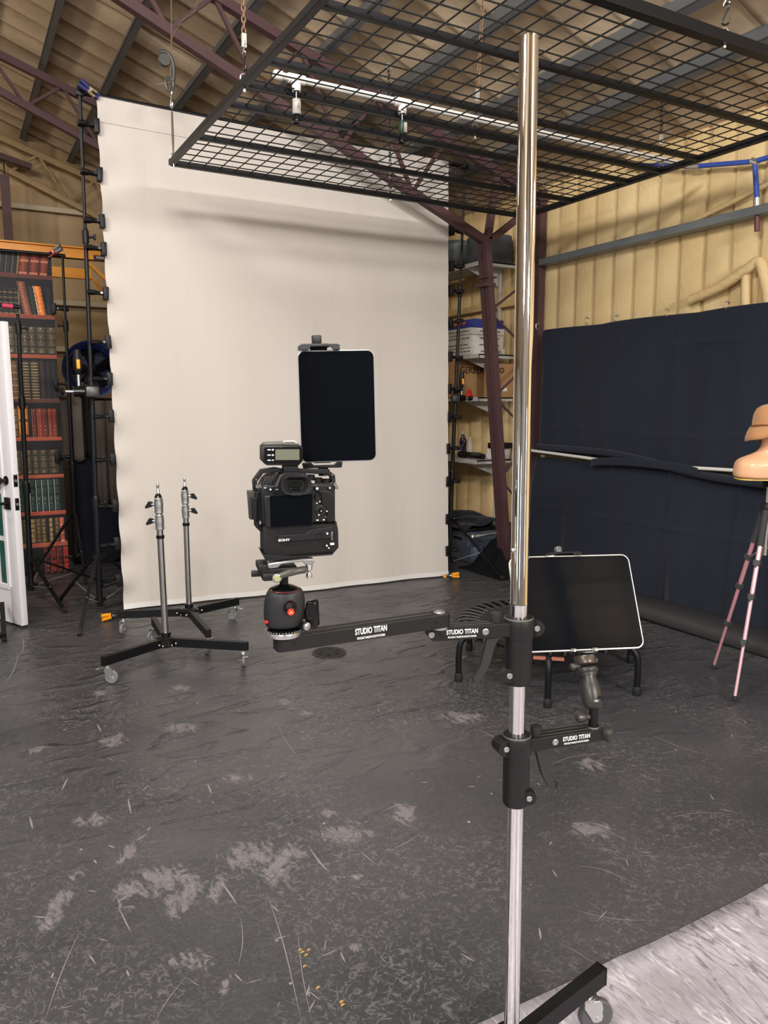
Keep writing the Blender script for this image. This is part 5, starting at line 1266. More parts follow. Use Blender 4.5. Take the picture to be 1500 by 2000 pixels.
def hanger(x, y, label, top=None, pulley=False, rust=True, lean=(0, 0)):
    zt_ = roofz(x+lean[0]) - .11; p = Vector((x, y, GZ+.02)); q = Vector((x+lean[0], y+lean[1], zt_)); d = (q-p).normalized()
    t = thing('hanging_chain', label, 'chain', p, group='chains holding up the wire grid'); og = p
    b = MB(); b.torus(p + Vector((0, 0, .004)), (0, 1, 0), .020, .004, 20, 8); b.cyl(p - Vector((0, 0, .055)), p, .004, n=8); b.cyl(p - Vector((0, 0, .055)), p - Vector((0, 0, .045)), .009, n=6); b.build('eye_bolt', ZINC, t, og)
    hook_part(p + d*.05, 1.0, t, og)
    b = MB(); a1 = p + d*.14; b.bar(a1, a1 + d*.06, .022, .012, (0, 1, 0)); b.build('swivel', mat('pale_zinc', rgb(200, 196, 186), .4, .6), t, og)
    L = (q-p).length; chain_part(p + d*.20, q, .0033 if rust else .003, .034, 'chain', RUST if rust else HOOKM, t, og)
    hook_part(p + d*.115, .8, t, og, ZINC)
    b = MB(); b.box(q + Vector((0, 0, .01)), (.05, .02, .05), None, .004); b.build('purlin_clip', ZINC, t, og)
    return t
hanger(1.30, 3.66, 'rusty chain with hook on the left rail of the wire grid', lean=(.02, .02))
hanger(2.86, 5.02, 'chain and hook at the middle of the far rail of the wire grid', rust=False, lean=(.0, .03))
hanger(4.08, 3.66, 'chain and hook on the right rail of the wire grid', rust=False, lean=(-.02, 0))
hanger(2.87, 2.275, 'hook chain on the near rail of the wire grid at the top edge of view', rust=False, lean=(.02, .02))
hanger(2.62, 3.66, 'long rusty chain rising behind the top of the chrome column', lean=(.04, -.02))
# rope with pulley at the far left corner
p = Vector((1.295, 4.96, GZ+.02)); t = thing('rope_pulley', 'rope with a small cable pulley above the far left corner of the grid', 'pulley', p); og = p
top = Vector((1.30, 4.96, roofz(1.3)-.11))
b = MB(); b.torus(p + Vector((0, 0, .0)), (0, 1, 0), .018, .004, 20, 8); b.cyl(p - Vector((0, 0, .06)), p, .004, n=8); b.build('eye_bolt', ZINC, t, og)
b = MB(); b.tube([p, p + Vector((0, 0, .12)), p + Vector((0, 0, .26))], .006, 8, rr=[.004, .008, .006]); b.build('strap', mat('strap_brown', rgb(96, 82, 70), .7), t, og)
hook_part(p + Vector((0, 0, .30)), 1.2, t, og, ZINC)
c = p + Vector((-.035, 0, .545)); b = MB(); b.lathe(c - Vector((0, .014, 0)), (0, 1, 0), [(.006, 0), (.034, 0), (.036, .004), (.030, .010), (.030, .018), (.036, .024), (.034, .028), (.006, .028)], 26); b.build('pulley_wheel', GREYM, t, og)
b = MB(); b.tube(bez([p + Vector((-.06, 0, .585)), p + Vector((-.02, 0, .592)), p + Vector((.012, 0, .555)), p + Vector((.020, 0, .49)), p + Vector((.012, 0, .43))], 6), .0125, 10); b.build('snap_body', mat('snap_grey', rgb(78, 76, 72), .45, .4), t, og)
b = MB(); b.tube([p + Vector((-.008 + .024*math.cos(a_), 0, .415 + .038*math.sin(a_))) for a_ in [2*PI*q/20 for q in range(20)]], .009, 8, closed=True); b.build('cam_block', MATS['snap_grey'], t, og)
b = MB(); b.tube(bez([p + Vector((.0, 0, .44)), p + Vector((.02, 0, .9)), top + Vector((0, 0, 0))], 8), .0035, 8); b.build('rope', mat('rope_brown', rgb(112, 92, 70), .9), t, og)
b = MB(); b.tube(bez([p + Vector((.005, .0, .54)), p + Vector((.03, .05, .70)), p + Vector((.12, .12, .85)), p + Vector((.22, .15, .98)), Vector((1.50, 5.1, roofz(1.5)-.12))], 8), .003, 8); b.build('loose_cord', MATS['rope_brown'], t, og)
b = MB(); b.cyl(p + Vector((-.09, 0, .40)), p + Vector((-.0, 0, .43)), .0022, n=6); b.build('pin', ZINC, t, og)

# ================================================================== WHITE PIPE WITH TWO SPRAY NOZZLES
zp = GZ + .045; yp = 3.60
t = thing('spray_pipe', 'white plastic water pipe with tee fittings lying across the wire grid', 'water pipe', (2.7, yp, zp)); og = (2.7, yp, zp)
b = MB(); b.cyl((1.43, yp, zp), (4.25, yp, zp), .0165, n=20); b.build('pipe', WHITEP, t, og)
b = MB(); b.lathe((1.462, yp, zp), (-1, 0, 0), [(.0215, 0), (.0225, .004), (.0225, .032), (.018, .04), (0, .041)], 22); b.build('end_cap', WHITEP, t, og)
x1 = onY(579, 175, yp).x; x2 = onY(786, 215, yp).x
for i, x in enumerate((x1, x2)):
    b = MB(); b.cyl((x-.042, yp, zp), (x+.042, yp, zp), .0222, n=20); b.cyl((x, yp, zp), (x, yp, zp-.055), .0215, n=20); b.build('tee_fitting', WHITEP, t, og)
    q = Vector((x, yp, zp-.055)); nz = thing('mist_nozzle', ['white-labelled spray nozzle hanging from the left tee of the white pipe', 'green-labelled spray nozzle hanging from the right tee of the white pipe'][i], 'nozzle', q)
    b = MB(); b.cyl((0, 0, 0), (0, 0, -.032), .0125, n=16); b.build('neck', BLACKG, nz)
    b = MB(); b.lathe((0, 0, -.032), (0, 0, -1), [(.013, 0), (.0205, .004), (.0205, .066), (.017, .070)], 24); b.build('cartridge', WHITEP if i == 0 else mat('dark_green', rgb(26, 64, 44), .4), nz)
    if i: b = MB(); b.box((.006, -.0205, -.068), (.018, .004, .048)); b.build('label', WHITEP, nz)
    else: b = MB(); b.box((.004, -.0205, -.066), (.016, .002, .02)); b.build('label', mat('label_print', rgb(170, 166, 160), .6), nz)
    b = MB(); b.lathe((0, 0, -.102), (0, 0, -1), [(.017, 0), (.018, .010), (.026, .030), (.026, .034), (.022, .036), (.012, .030), (0, .030)], 26); b.build('nozzle_tip', BLACKG, nz)
# ================================================================== BOOK-PRINT BACKDROP (a flat printed cloth)
YK = 7.24; KX0, KX1, KZ1 = -.9, .825, 2.745
bl = onY(135, 1118, YK); KZ0 = .01
PXS = .0042; nx = int((KX1-KX0)/PXS); nz = int((KZ1-KZ0)/PXS)
img = np.zeros((nz, nx, 3)); img[:] = rgb(26, 25, 28)
rs = np.random.RandomState(5)
def zi(v): return int((onY(118, v, YK).z - KZ0)/PXS)
def xi(u, v): return int((onY(u, v, YK).x - KX0)/PXS)
shelfv = [(540, 548), (617, 625), (694, 701), (779, 786), (853, 859), (925, 932), (996, 1003), (1057, 1065)]
wood = [rgb(88, 50, 46), rgb(130, 66, 52), rgb(150, 76, 56), rgb(92, 58, 50), rgb(168, 84, 62), rgb(176, 92, 66), rgb(178, 84, 64), rgb(180, 92, 70)]
rows = []
for (v0, v1), c in zip(shelfv, wood):
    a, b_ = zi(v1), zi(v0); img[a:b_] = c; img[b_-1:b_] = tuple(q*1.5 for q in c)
tops = [470] + [s[1] for s in shelfv]; bots = [s[0] for s in shelfv] + [1118]
def book(x0, x1, z0, z1, c, bands=0, bandc=None, lean=0.0, hl=.6, dots=(), edge=None, noise_=.18, seg=None):
    """one printed spine; lean = columns shifted per row"""
    x1 = max(x1, x0+2); w_ = x1-x0
    for z in range(max(0, z0), min(z1, nz)):
        sh = int(round(lean*(z-z0)))
        f = (z-z0)/max(1, (z1-z0))
        for x in range(x0, x1):
            xx = x+sh
            if 0 <= xx < nx:
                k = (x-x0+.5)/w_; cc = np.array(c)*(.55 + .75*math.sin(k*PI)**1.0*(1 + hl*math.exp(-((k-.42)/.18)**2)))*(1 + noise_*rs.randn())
                if bands and (int(f*bands*6) % 6) == 0 and bandc is not None and .1 < k < .95: cc = np.array(bandc)*(.8 + .2*rs.rand())
                if edge is not None and x == x0: cc = np.array(edge)
                img[z, xx] = np.clip(cc, 0, 1)
    for f, dc in dots:
        z = int(z0 + f*(z1-z0)); x = (x0+x1)//2 + int(lean*(z-z0))
        for dz in range(0, 2):
            for dx in range(-1, 1):
                if 0 <= z+dz < nz and 0 <= x+dx < nx: img[z+dz, x+dx] = np.array(dc)*(.6 + .25*rs.rand())
GOLD = rgb(226, 190, 120); SIL = rgb(170, 180, 176); GOLD2 = rgb(190, 160, 110)
def rowz(i): return zi(bots[i])+0, zi(tops[i])
def fillrow(i, ul, spec, hf):
    """spec: list of (width_px, kwargs) starting at image column ul, hf = height fraction"""
    z0, z1 = rowz(i); zt_ = z0 + int((z1-z0)*hf); u = ul
    for wpx, kw in spec:
        kw = dict(kw); h = kw.pop('h', 1.0); x0 = xi(u, bots[i]); x1 = xi(u+wpx, bots[i])-0; book(x0, x1-(1 if x1-x0 > 4 else 0), z0, z0 + int((zt_-z0)*h), **kw); u += wpx
dk = dict(c=rgb(34, 34, 36), edge=rgb(120, 105, 90)); lt = dict(c=rgb(98, 46, 36), bands=3, bandc=rgb(190, 120, 90), hl=1.0)
def L_(d, **k): d = dict(d); d.update(k); return d
fillrow(0, -30, [(14, L_(dk, lean=.12)), (14, L_(dk, lean=.12)), (12, L_(dk, lean=.12)), (12, L_(dk, lean=.14)), (9, L_(dk, lean=.14)), (4, dict(c=rgb(110, 90, 60), lean=.14)), (20, L_(lt, lean=.14)), (20, L_(lt, lean=.14)), (18, L_(lt, lean=.12))], 1.0)
bb = dict(c=rgb(36, 33, 32), bands=5, bandc=rgb(120, 100, 78), hl=.4)
fillrow(1, -70, [(11, bb)]*7 + [(11, bb)]*2 + [(9, bb), (2, dict(c=rgb(120, 104, 78)))] , .72)
fillrow(1, 46, [(17, dict(c=rgb(112, 70, 54), lean=-.16, hl=1.0, noise_=.3, h=1.25)), (12, dict(c=rgb(36, 42, 40), lean=-.12, h=1.08)), (16, dict(c=rgb(190, 108, 52), lean=-.13, hl=.9, noise_=.35, edge=rgb(235, 215, 195), h=1.1)), (12, dict(c=rgb(30, 32, 36), h=1.1))], .74)
ob = dict(c=rgb(74, 66, 54), bands=4, bandc=rgb(44, 36, 30), hl=.5, dots=((.10, GOLD), (.5, GOLD2), (.62, GOLD2), (.93, GOLD)))
fillrow(2, -60, [(13, ob)]*8 + [(13, ob), (15, ob), (20, ob), (21, ob)], .78)
gb = dict(c=rgb(60, 50, 40), bands=13, bandc=rgb(196, 172, 124)); dr = dict(c=rgb(34, 33, 37), hl=.3)
fillrow(3, -60, [(14, dict(c=rgb(88, 66, 48), bands=6, bandc=rgb(150, 120, 90)))]*7 + [(9, dr), (15, gb), (17, gb), (13, dict(c=rgb(46, 34, 36))), (10, dr), (12, dr), (6, dr)], .93)
rr_ = dict(c=rgb(84, 40, 34), edge=rgb(178, 110, 80), dots=((.12, GOLD2), (.25, GOLD2), (.38, GOLD2), (.93, GOLD2)), hl=.5)
fillrow(4, -60, [(14, dict(c=rgb(120, 96, 74), bands=4, bandc=rgb(60, 50, 44)))]*7 + [(10, dict(c=rgb(206, 136, 52), bands=2, bandc=rgb(150, 90, 40), h=1.1)), (10, dict(c=rgb(176, 108, 46), bands=2, bandc=rgb(90, 50, 30), h=1.1)), (6, dict(c=rgb(40, 34, 34))), (11, rr_), (11, L_(rr_, c=rgb(130, 48, 40))), (10, rr_), (9, L_(rr_, c=rgb(126, 48, 36))), (9, L_(rr_, c=rgb(112, 46, 36)))], .84)
fillrow(5, -60, [(13, ob)]*8 + [(9, dict(c=rgb(110, 84, 64), bands=4, bandc=rgb(200, 160, 130))), (12, ob), (13, ob), (18, ob), (21, ob)], .74)
gt = dict(c=rgb(42, 60, 56), bands=4, bandc=rgb(30, 40, 38), edge=rgb(190, 205, 200), dots=((.25, SIL), (.4, SIL)), hl=.5)
fillrow(6, -60, [(12, gt)]*9 + [(12, gt)]*6, .97)
mg = dict(c=rgb(104, 84, 58), bands=6, bandc=rgb(52, 40, 34), noise_=.4); mg2 = dict(c=rgb(146, 120, 84), bands=5, bandc=rgb(60, 44, 36), noise_=.4)
fillrow(7, -60, [(12, mg)]*9 + [(11, mg), (13, mg2), (10, mg), (11, mg), (5, dr), (8, mg2), (3, dr), (9, mg), (10, dict(c=rgb(190, 96, 80), bands=3, bandc=rgb(240, 190, 160)))], .88)
rd = dict(c=rgb(78, 32, 33), edge=rgb(190, 84, 64), bands=2, bandc=rgb(50, 26, 28), dots=((.12, GOLD2), (.3, GOLD), (.92, GOLD2)), hl=.4)
fillrow(8, -60, [(14, rd)]*6 + [(9, dr)], .9)
fillrow(8, 62, [(12, dict(c=rgb(110, 36, 36), lean=-.30, h=.42)), (12, dict(c=rgb(70, 30, 34), lean=-.4, h=.36, edge=rgb(200, 170, 150)))], .9)
fillrow(8, 89, [(12, rd), (13, L_(rd, c=rgb(112, 36, 34))), (12, rd), (11, L_(rd, c=rgb(146, 40, 34)))], .98)
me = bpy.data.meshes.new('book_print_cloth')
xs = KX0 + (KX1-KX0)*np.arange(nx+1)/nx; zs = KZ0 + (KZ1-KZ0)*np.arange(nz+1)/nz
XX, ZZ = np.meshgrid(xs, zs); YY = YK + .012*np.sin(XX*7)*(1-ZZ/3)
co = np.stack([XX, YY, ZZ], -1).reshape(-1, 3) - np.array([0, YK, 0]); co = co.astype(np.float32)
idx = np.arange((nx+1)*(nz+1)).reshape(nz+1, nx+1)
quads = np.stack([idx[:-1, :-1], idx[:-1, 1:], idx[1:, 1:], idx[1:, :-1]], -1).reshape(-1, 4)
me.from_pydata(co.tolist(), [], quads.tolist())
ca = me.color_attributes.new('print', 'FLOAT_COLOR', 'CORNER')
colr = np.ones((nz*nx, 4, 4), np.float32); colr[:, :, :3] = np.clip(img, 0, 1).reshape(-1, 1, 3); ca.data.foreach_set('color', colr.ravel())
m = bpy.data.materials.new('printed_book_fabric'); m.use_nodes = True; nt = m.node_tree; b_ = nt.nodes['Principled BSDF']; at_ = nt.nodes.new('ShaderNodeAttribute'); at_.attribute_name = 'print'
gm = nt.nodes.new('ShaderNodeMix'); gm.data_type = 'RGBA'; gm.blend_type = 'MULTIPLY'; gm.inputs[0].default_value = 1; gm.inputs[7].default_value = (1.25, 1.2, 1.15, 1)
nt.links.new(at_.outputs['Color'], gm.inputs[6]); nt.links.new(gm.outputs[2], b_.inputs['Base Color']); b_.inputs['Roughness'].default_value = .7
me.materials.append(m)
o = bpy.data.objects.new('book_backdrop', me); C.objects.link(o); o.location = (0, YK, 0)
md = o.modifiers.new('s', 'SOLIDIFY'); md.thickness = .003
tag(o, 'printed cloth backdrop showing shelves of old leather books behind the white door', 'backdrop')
# stand and top bar for it
light_stand('light_stand', 'black light stand between the book backdrop and the white backdrop', (.885, 7.16, 0), (.905, 7.16, 2.72), [ang((.885, 7.16), onZ(205, 1192)), ang((.885, 7.16), (.45, 6.9)), R(80)], [.94, 1.62, 2.15], hub=.52, foot=.50, knobside=-1)
t = thing('crossbar', 'black crossbar at the top edge of the book backdrop', 'crossbar', (0, 7.2, 2.73)); og = (0, 7.2, 2.73)
b = MB(); b.cyl((-1.2, 7.20, 2.73), (.93, 7.18, 2.73), .014, n=12); b.build('bar', BLACKM, t, og)
hand_clamp('spring_clamp', 'grey spring clamp with red label gripping the book backdrop corner', onY(119, 482, 7.12), onY(95, 500, 7.2), mat('clamp_grey2', rgb(112, 108, 104), .5), RED, mat('clamp_grey2', rgb(112, 108, 104), .5), 1.2)
for i, (u, v) in enumerate([(118, 603), (123, 750), (124, 893)]):
    p = onY(u-10, v, 7.20); o = dup(proto); o.location = p; o.rotation_euler = (0, 0, PI); o['label'] = 'black spring clamp on the right edge of the book backdrop, %s of three' % ['highest', 'middle', 'lowest'][i]; o['group'] = 'spring clamps on the book backdrop'
# third stand with an arm carrying a red-taped clamp
s3 = onZ(62, 1168)
light_stand('light_stand', 'black light stand directly beside the edge of the white door', s3, (s3.x+.03, s3.y, 2.15), [ang(s3, onZ(155, 1165, .17)), ang(s3, onZ(155, 1165, .17)) + R(95), ang(s3, onZ(155, 1165, .17)) + R(150)], [.86, 1.50, 2.05], hub=.30, foot=.62)
t = thing('boom_arm', 'thin black arm with a pink-red band above the white door', 'boom arm', onY(38, 603, 6.35)); og = onY(38, 603, 6.35)
b = MB(); b.cyl(onY(40, 600, 6.30), onY(-60, 590, 6.30), .014, n=12); b.build('arm', BLACKP, t, og)
b = MB(); b.cyl(onY(25, 598.5, 6.30), onY(4, 596.5, 6.30), .0165, n=12); b.build('red_band', mat('pink_red', rgb(196, 60, 92), .5), t, og)

# ================================================================== WHITE FRENCH DOOR (a studio prop)
dn = onZ(43, 1223, .02); dd = Vector((math.sin(R(-24)), math.cos(R(-24)), 0)); dth = Vector((math.cos(R(-24))*1, -math.sin(R(-24))*1, 0)); dth = Vector((dd.y, -dd.x, 0))
t = thing('french_door', 'white glazed door standing free at the left edge with black knob and lever', 'door', dn); og = dn
DW, DH, DT = .82, 1.99, .044
DWH = mat('door_white_paint', rgb(232, 228, 230), .38)
def dp(s, z, k=0.0): return dn + dd*s + dth*k + Vector((0, 0, z))
MD = Matrix((dd, -dth, Vector((0, 0, 1)))).transposed()
def dbox(s0, s1, z0, z1, k0, k1, bev=0): b = MB(); b.box((dp(s0, z0, k0) + dp(s1, z1, k1))/2, (s1-s0, k1-k0, z1-z0), MD, bev); return b
dbox(0, .125, 0, DH, 0, DT, .003).build('stile', DWH, t, og); dbox(DW-.125, DW, 0, DH, 0, DT, .003).build('stile', DWH, t, og)
dbox(.125, DW-.125, 0, .25, 0, DT).build('bottom_rail', DWH, t, og); dbox(.125, DW-.125, DH-.14, DH, 0, DT).build('top_rail', DWH, t, og)
gz0, gz1 = .25, DH-.14; rowsn = 5
b = MB()
for z in (gz0, gz1): b.box((dp(.125, z, -.006) + dp(DW-.125, z, .0))/2, (DW-.25, .012, .035), MD)
for s_ in (.125, DW-.125): b.box((dp(s_, gz0, -.006) + dp(s_, gz1, .0))/2, (.035, .012, gz1-gz0), MD)
b.build('glazing_frame', DWH, t, og, bev=.003)
for i in range(1, rowsn): dbox(.125, DW-.125, gz0 + (gz1-gz0)*i/rowsn - .011, gz0 + (gz1-gz0)*i/rowsn + .011, .006, DT-.006).build('muntin', DWH, t, og)
for i in (1, 2): dbox(.125 + (DW-.25)*i/3 - .011, .125 + (DW-.25)*i/3 + .011, gz0, gz1, .006, DT-.006).build('muntin', DWH, t, og)
gl = bpy.data.materials.new('clear_glass'); gl.use_nodes = True; ntg = gl.node_tree; ntg.nodes.clear(); oo = ntg.nodes.new('ShaderNodeOutputMaterial'); mx = ntg.nodes.new('ShaderNodeMixShader'); tr = ntg.nodes.new('ShaderNodeBsdfTransparent'); gs = ntg.nodes.new('ShaderNodeBsdfGlossy'); gs.inputs['Roughness'].default_value = .02; mx.inputs[0].default_value = .06
ntg.links.new(tr.outputs[0], mx.inputs[1]); ntg.links.new(gs.outputs[0], mx.inputs[2]); ntg.links.new(mx.outputs[0], oo.inputs[0])
dbox(.125, DW-.125, gz0, gz1, DT/2-.002, DT/2+.002).build('glass_pane', gl, t, og)
def dz_(v): return onD(20, v, 5.1).z - dn.z
b = MB(); b.lathe(dp(.075, dz_(936), 0), -dth, [(.030, 0), (.030, .006), (.014, .010), (.012, .030), (.026, .040), (.031, .055), (.026, .068), (0, .072)], 24); b.build('door_knob', BLACKG, t, og)
zl = dz_(980); b = MB(); b.box(dp(.070, zl, -.006), (.066, .012, .080), MD, .003); b.cyl(dp(.075, zl, -.01), dp(.075, zl, -.055), .011, n=14); b.tube([dp(.07, zl, -.052), dp(.12, zl+.003, -.055), dp(.20, zl+.006, -.052)], .009, 10); b.build('lever_handle', BLACKG, t, og)
MS = MD
for zc in (dz_(936), dz_(981)):
    b = MB(); b.box(dp(-.001, zc, DT*.5), (.003, .027, .080), MD, .001); o = b.build('latch_plate', BLACKG, t, og)
    b = MB(); b.cyl(dp(.0, zc, DT*.5), dp(-.007, zc, DT*.5), .010, n=16); b.build('latch_bolt', ZINC, o, og)
# foot props under the door
fp = onZ(9, 1254); t = thing('door_stand', 'black steel foot prop poking out beneath the white door', 'stand', fp); og = fp
b = MB(); b.bar(fp + Vector((0, 0, .0)), fp + (dp(.25, .05)-fp)*.7 + Vector((0, 0, .12)), .030, .030); b.build('leg', BLACKM, t, og)
b = MB(); b.bar(fp + Vector((-.5, .9, .03)), fp + Vector((0, .03, .03)), .03, .03); b.build('base_rail', BLACKM, t, og)

# teal cloth behind the door
b = MB(); b.grid(lambda a, c: Vector((-.62 + 1.04*a, 6.80 + .03*math.sin(a*40) + .02*math.sin(a*17+2), .02 + 1.12*c - .1*math.sin(a*3)*c)), 60, 12)
tag(setorg(b.build('teal_cloth', TEALCLOTH, solid=.003, ang=180), (-.3, 6.85, .05)), 'teal green cloth hanging behind the lower panes of the white door', 'cloth')

# ================================================================== YELLOW PALLET RACK
YEL = mat('rack_yellow', rgb(226, 150, 38), .45, 0, 0, var=.1, vscale=6)
t = thing('pallet_rack', 'yellow steel pallet rack rising above the book backdrop', 'rack', (0, 7.9, 0)); og = (0, 7.9, 0)
b = MB(); b.box((-.6, 7.60, 2.83), (3.9, .05, .10)); b.box((-.6, 7.58, 2.875), (3.9, .07, .012)); b.box((-.6, 7.58, 2.785), (3.9, .07, .010)); b.build('front_beam', YEL, t, og, bev=.002)
b = MB(); b.box((-.6, 8.55, 2.80), (3.9, .05, .10)); b.build('rear_beam', YEL, t, og, bev=.002)
for x in (1.72, -2.55):
    for y in (7.60, 8.55): b = MB(); b.box((x, y, 1.55), (.075, .075, 3.1)); b.build('upright', YEL, t, og)
    for z0_, z1_ in ((2.75, 2.2), (1.6, 2.2), (1.6, .9)): b = MB(); b.bar((x, 7.60, z0_), (x, 8.55, z1_), .03, .03); b.build('side_brace', YEL, t, og)
b = MB(); b.bar((1.16, 7.62, 2.78), (1.70, 7.62, 2.28), .03, .03); b.build('knee_brace', YEL, t, og)
b = MB(); b.bar((1.36, 8.5, 2.76), (1.70, 8.5, 2.2), .03, .03); b.build('knee_brace', YEL, t, og)
b = MB(); b.box((1.27, 7.543, 2.80), (.11, .002, .042)); q = b.build('load_label', mat('dark_label', rgb(52, 26, 26), .5), t, og)
text('MAX.', .03, 'label_text', WHITEL, q, .0004, og, face_M((1.275, 7.541, 2.80), (1, 0, 0), (0, 0, 1)))

# ================================================================== BLUE DRUM FAN, CASE AND HANGING CLOTH BEHIND THE LEFT STAND
fc = onY(179, 722, 8.35); t = thing('drum_fan', 'blue drum fan on a stack behind the left backdrop stand', 'fan', fc); og = fc
BLU = mat('fan_blue', rgb(24, 40, 98), .4)
fd = Vector((-.1, -1, 0)).normalized()
b = MB(); b.lathe(fc - fd*.15, fd, [(.215, 0), (.275, .02), (.275, .26), (.285, .27), (.270, .27), (.205, .22), (.205, .03)], 44); b.build('drum_housing', BLU, t, og)
b = MB(); x_, y_, z_ = _frame(fd)
for i in range(5):
    a = 2*PI*i/5 + .4; d = x_*math.cos(a) + y_*math.sin(a); s_ = fd.cross(d)
    b.prism([(.03, -.02), (.19, -.055), (.19, .055), (.03, .02)], fc, d, (s_ + fd*.5), .004)
b.lathe(fc - fd*.03, fd, [(.045, 0), (.045, .06), (0, .07)], 20); b.build('fan_blades', BLACKP, t, og)
b = MB()
for i in range(12):
    a = 2*PI*i/12; d = x_*math.cos(a) + y_*math.sin(a); b.cyl(fc + fd*.118, fc + fd*.112 + d*.25, .0028, n=6)
for r_ in (.06, .12, .18, .235): b.torus(fc + fd*.116, fd, r_, .0024, 36, 6)
b.build('guard', mat('guard_dark', rgb(30, 32, 44), .4, .5), t, og)
b = MB()
for s_ in (-1, 1): b.bar(fc + Vector((s_*.2, 0, -.30)), fc + Vector((s_*.27, 0, 0)), .03, .03)
b.bar(fc + Vector((-.25, 0, -.30)), fc + Vector((.25, 0, -.30)), .06, .03); b.build('stand_frame', BLACKP, t, og)
# dark crate that carries the fan
cz = fc.z - .315; t = thing('flight_case', 'tall dark storage case under the blue fan, half hidden by cloth', 'case', (fc.x+.05, 8.5, 0)); og = (fc.x+.05, 8.5, 0)
b = MB(); b.box((fc.x+.1, 8.55, cz/2), (.95, .6, cz), None, .01); b.build('case_body', mat('case_black', rgb(22, 22, 24), .55), t, og)
t = thing('equipment_case', 'black equipment case with two pale pinstripes behind the light stands', 'case', (1.24, 7.75, 0)); og = (1.24, 7.75, 0)
b = MB(); b.box((1.22, 7.8, .55), (.62, .45, 1.10), None, .012); b.build('case_body', BLACKP, t, og)
b = MB()
for z in (.925, .952, .978): b.box((1.22, 7.573, z-.10), (.60, .002, .006))
b.build('pinstripes', mat('stripe_grey', rgb(104, 106, 108), .4, .5), t, og)
b = MB(); b.box((1.10, 7.565, .02), (.16, .02, .03)); b.build('foot_plate', ZINC, t, og)
def drape(x0, x1, z0, z1, y, m, label, f=1.0, name='hanging_cloth', seed=0, slope=0.0):
    b = MB(); b.grid(lambda a, c: Vector((x0 + (x1-x0)*a, y + .018*math.sin(a*f*9+seed) + .012*math.sin(a*f*23+seed)*(1-c), z0 + (z1-z0)*c + slope*a*(1-c) + .012*math.sin(a*14+seed)*(1-c))), 40, 10)
    return tag(setorg(b.build(name, m, solid=.004, ang=180), ((x0+x1)/2, y, z0)), label, 'cloth')
drape(.80, 1.045, .98, 1.60, 7.48, GREYCLOTH, 'grey-brown canvas cloth hanging just right of the book backdrop', .5)
drape(1.12, 1.42, .60, 1.52, 7.40, cloth_mat('brown_cloth', rgb(98, 88, 80), .3, .85, 4), 'grey-brown folded cloth hanging behind the left backdrop stand', 1.4, seed=2, slope=-.08)
drape(1.03, 1.15, 1.02, 1.60, 7.44, cloth_mat('dark_gap_fill', rgb(48, 42, 42), .4, .9, 6), 'dark strip filling the gap between two grey-brown cloths', 1.8, seed=4)  # dark sheet stands in for the dark gap between the cloths
drape(.95, 1.75, .02, 1.02, 7.52, BLACKCLOTH, 'black cloth hanging low behind the left backdrop stand', 1.2, seed=1)

# ================================================================== SHELVES ON THE RIGHT WALL BEHIND THE TRUSS
SHW = mat('shelf_white', rgb(186, 184, 178), .5, .1); t = thing('wall_shelving', 'white metal bracket shelving on the foam wall behind the red-brown column', 'shelving', (4.5, 6.5, 0)); og = (4.5, 6.5, 0)
SY0, SY1 = 5.62, 8.2; shz = [.982, 1.545, 1.925, 2.72]
for y in (5.85, 6.75, 7.65): b = MB(); b.bar((4.49, y, .35), (4.49, y, 2.90), .03, .02, (0, 1, 0)); b.build('upright_rail', SHW, t, og)
for z in shz:
    b = MB(); b.box((4.295, (SY0+SY1)/2, z), (.39, SY1-SY0, .012)); b.box((4.103, (SY0+SY1)/2, z-.012), (.010, SY1-SY0, .035)); b.box((4.295, SY0+.004, z-.012), (.39, .008, .035)); b.build('shelf', SHW, t, og)
    for y in (5.85, 6.75, 7.65):
        b = MB(); b.prism([(0, 0), (-.36, 0), (-.36, -.02), (0, -.15)], (4.47, y, z-.008), (1, 0, 0), (0, 0, 1), .004); b.build('bracket', SHW, t, og)
CARD = mat('cardboard', rgb(168, 128, 84), .8, 0, .1, 120, .06, 6); WBOX = mat('white_carton', rgb(205, 200, 190), .6); BBOX = mat('blue_carton', rgb(38, 50, 128), .5)
def zs(i): return shz[i] + .006
DOT = mat('carton_print', rgb(110, 108, 104), .7); ORP = mat('orange_print', rgb(190, 110, 90), .6)
for i in range(4):
    h = .058; z = zs(2) + i*(h+.001) + h/2; x = 4.28 - .012*(i % 2) ; y0 = 5.72 + .01*(i % 3)
    t = thing('flat_carton', 'flat white carton on the wall shelf, %s of the white stack' % ['bottom', 'second from the bottom', 'third from the bottom', 'top'][i], 'carton', (x, y0+.35, z-h/2), group='flat white cartons stacked on the shelf'); og = (x, y0+.35, z-h/2)
    b = MB(); b.box((x, y0+.35, z), (.37, .70, h), None, .002); b.build('box', WBOX, t, og)
    text('Premium Tabletop Set', .030, 'carton_text', DOT, t, .0003, og, face_M((x-.1855, y0+.34, z), (0, -1, 0), (0, 0, 1)), bold=.0006) if False else None
    b = MB(); 
    random.seed(i); yy = y0+.05
    while yy < y0+.62: w_ = random.uniform(.02, .05); b.box((x-.1853, yy, z), (.0008, w_, .012)); yy += w_+.010
    for xx, w_ in ((x-.05, .07), (x+.06, .05), (x+.12, .03)): b.box((xx, y0-.0003, z), (w_, .0008, .014))
    b.build('printed_lines', DOT, t, og)
zt4 = zs(2) + 4*.059
t = thing('flat_carton', 'flat blue carton with a row of orange print lying on the white cartons', 'carton', (4.27, 6.1, zt4)); og = (4.27, 6.1, zt4)
b = MB(); b.box((4.27, 6.12, zt4+.04), (.34, .78, .075), Matrix.Rotation(R(3), 3, 'Z'), .002); b.build('box', BBOX, t, og)
b = MB()
